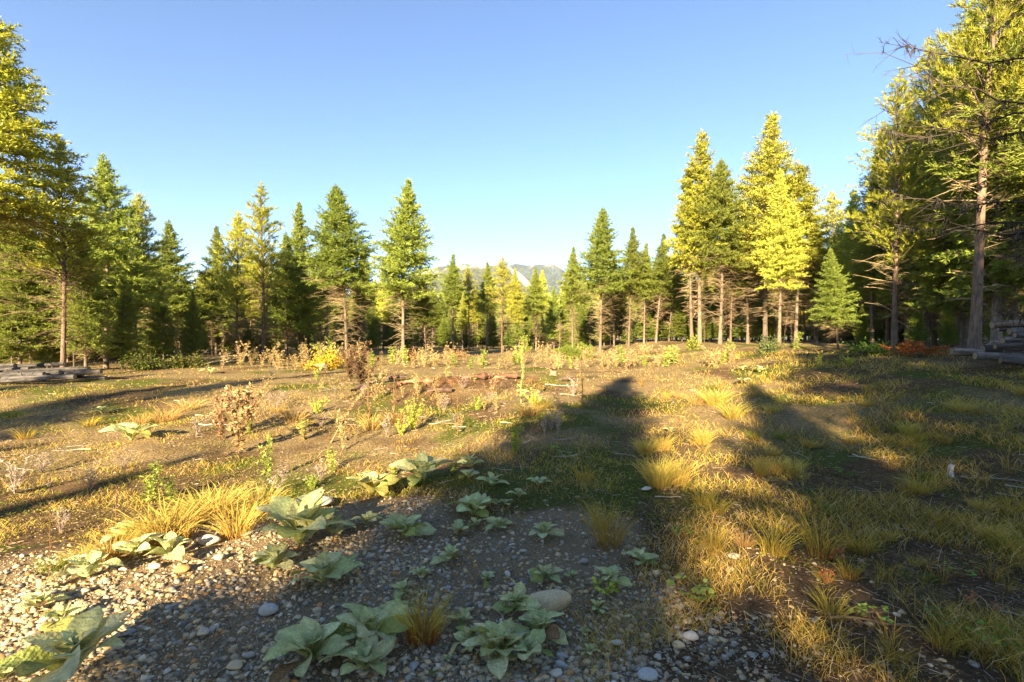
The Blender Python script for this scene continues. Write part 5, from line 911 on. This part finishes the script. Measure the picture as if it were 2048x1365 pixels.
# ------------------------------------------------------------------ stuff: grass, ground cover, litter
def scatter(n, x0, x1, y0, y1, seed, pw=1.0):
    rg = np.random.default_rng(seed); px = rg.uniform(x0, x1, n); py = y0 + (y1 - y0) * rg.random(n) ** pw; X, Y, Z = at_arr(px, py); return rg, px, py, X, Y, Z
def grass_field():
    g = Geo(); rg, px, py, X, Y, Z = scatter(230000, -150, 2200, 706, 1400, 61, 1.25)
    clump = fbm(X, Y, .55, 7, 3); right = ss(1150, 1600, px - (py - 760) * .55)
    dens = np.clip(.44 + .06 * right + .25 * ss(760, 715, py), 0, 1) * ss(-.14, .32, clump + .02 * right) * (1 - gravel_mask(X, Y)) * (1 - .9 * (gauss(X, Y, -1.9, 12.7, 1.5, .8) > .3))
    k = rg.random(len(X)) < dens * 2.3; X, Y, Z, right, py = X[k][:92000], Y[k][:92000], Z[k][:92000], right[k][:92000], py[k][:92000]; n = len(X)
    a = rg.random(n) * 6.28; o = np.stack([np.cos(a), np.sin(a), np.zeros(n)], 1); D = norm(o * (.15 + .55 * rg.random((n, 1))) + np.array([0, 0, 1.])); ln = (.045 + .145 * rg.random(n) ** 1.5) * (.62 + .5 * right); wd = .0018 + .0005 * Y
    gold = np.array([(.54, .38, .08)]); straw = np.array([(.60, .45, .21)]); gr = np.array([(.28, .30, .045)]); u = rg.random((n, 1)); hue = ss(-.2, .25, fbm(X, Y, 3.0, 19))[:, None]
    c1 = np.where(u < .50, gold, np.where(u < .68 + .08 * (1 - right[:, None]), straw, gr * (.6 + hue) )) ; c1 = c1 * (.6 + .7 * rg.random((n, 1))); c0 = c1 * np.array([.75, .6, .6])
    g.blades(np.stack([X, Y, Z - .01], 1), D, o * .7 - np.array([0, 0, .3]), ln, wd, c0, c1, 0, rg); return g.mesh('grass', M['grass'])
tag(link('grass', grass_field()), 'thin dry and green grass growing all over the clearing', 'grass', kind='stuff')
def ground_cover():
    g = Geo(); rg, px, py, X, Y, Z = scatter(150000, -150, 2200, 712, 1400, 62, 1.2)
    m = ss(-.05, .3, fbm(X, Y, .8, 33, 3) + .05) * (1 - .97 * gravel_mask(X, Y)) * ss(3.0, 4.2, Y + .35 * (X > 1.8) * 4); k = rg.random(len(X)) < m * .8; X, Y, Z = X[k][:58000], Y[k][:58000], Z[k][:58000]; n = len(X)
    D = norm(np.stack([rg.normal(size=n), rg.normal(size=n), .35 + .3 * rg.random(n)], 1)); hue = ss(-.25, .25, fbm(X, Y, 1.3, 44))[:, None]; c = (np.array([(.23, .28, .045)]) * hue + np.array([(.31, .255, .065)]) * (1 - hue)) * (.55 + .6 * rg.random((n, 1)))
    g.diamonds(np.stack([X, Y, Z + .004 + .02 * rg.random(n)], 1), D, .011 + .018 * rg.random(n) + .0010 * Y, .007 + .0009 * Y, c, 0, rg); return g.mesh('ground_cover', M['weed'])
tag(link('ground_cover', ground_cover()), 'moss and tiny leaves carpeting the soil between the grass', 'ground cover', kind='stuff')
def litter():
    g = Geo(); rg, px, py, X, Y, Z = scatter(60000, -150, 2200, 720, 1400, 63, 1.2)
    m = (.35 + .9 * ss(-.1, .3, fbm(X, Y, 1.4, 66, 3))) * (1 - .9 * gravel_mask(X, Y)); k = rg.random(len(X)) < m; X, Y, Z = X[k][:17000], Y[k][:17000], Z[k][:17000]; n = len(X); a = rg.random(n) * 6.28; L_ = (.02 + .13 * rg.random(n) ** 2.8) * (.55 + .05 * Y)
    D = np.stack([np.cos(a), np.sin(a), .12 * rg.normal(size=n)], 1); P = np.stack([X, Y, Z + .008 + .012 * rg.random(n)], 1); pal = np.array([(.34, .26, .16), (.24, .16, .09), (.42, .36, .29), (.10, .07, .05), (.32, .19, .09)]); c = pal[rg.choice(5, n, p=[.3, .28, .12, .2, .1])] * (.6 + .7 * rg.random((n, 1)))
    r_ = .0009 + .00042 * Y * (.5 + rg.random(n)); g.tubes3(P - D * L_[:, None] / 2, P + D * L_[:, None] / 2, r_, r_ * .5, c); return g.mesh('litter', M['twig'])
tag(link('litter', litter()), 'dry twigs, straw and bark chips littering the ground', 'litter', kind='stuff')

# ------------------------------------------------------------------ thin autumn haze that pales the far mountain
def haze(density=6e-5):
    hx = float(max(gx[-1], -gx[0], gy[-1], -gy[0])) + 60; V = np.array([(x, y, z) for x in (-hx, hx) for y in (-hx, hx) for z in (-4.0, 480.0)], float)
    F = np.array([(0, 1, 3, 2), (4, 6, 7, 5), (0, 4, 5, 1), (2, 3, 7, 6), (0, 2, 6, 4), (1, 5, 7, 3)]); m, tr_, out = new_mat('haze')
    v = tr_.nodes.new('ShaderNodeVolumePrincipled'); v.inputs['Color'].default_value = (.80, .88, 1.0, 1); v.inputs['Density'].default_value = density; v.inputs['Anisotropy'].default_value = 0.0; tr_.links.new(v.outputs[0], out.inputs['Volume'])
    tag(link('haze', make_mesh('haze', V, F, m)), 'thin pale haze filling the air over the valley', 'haze', kind='stuff')
haze()
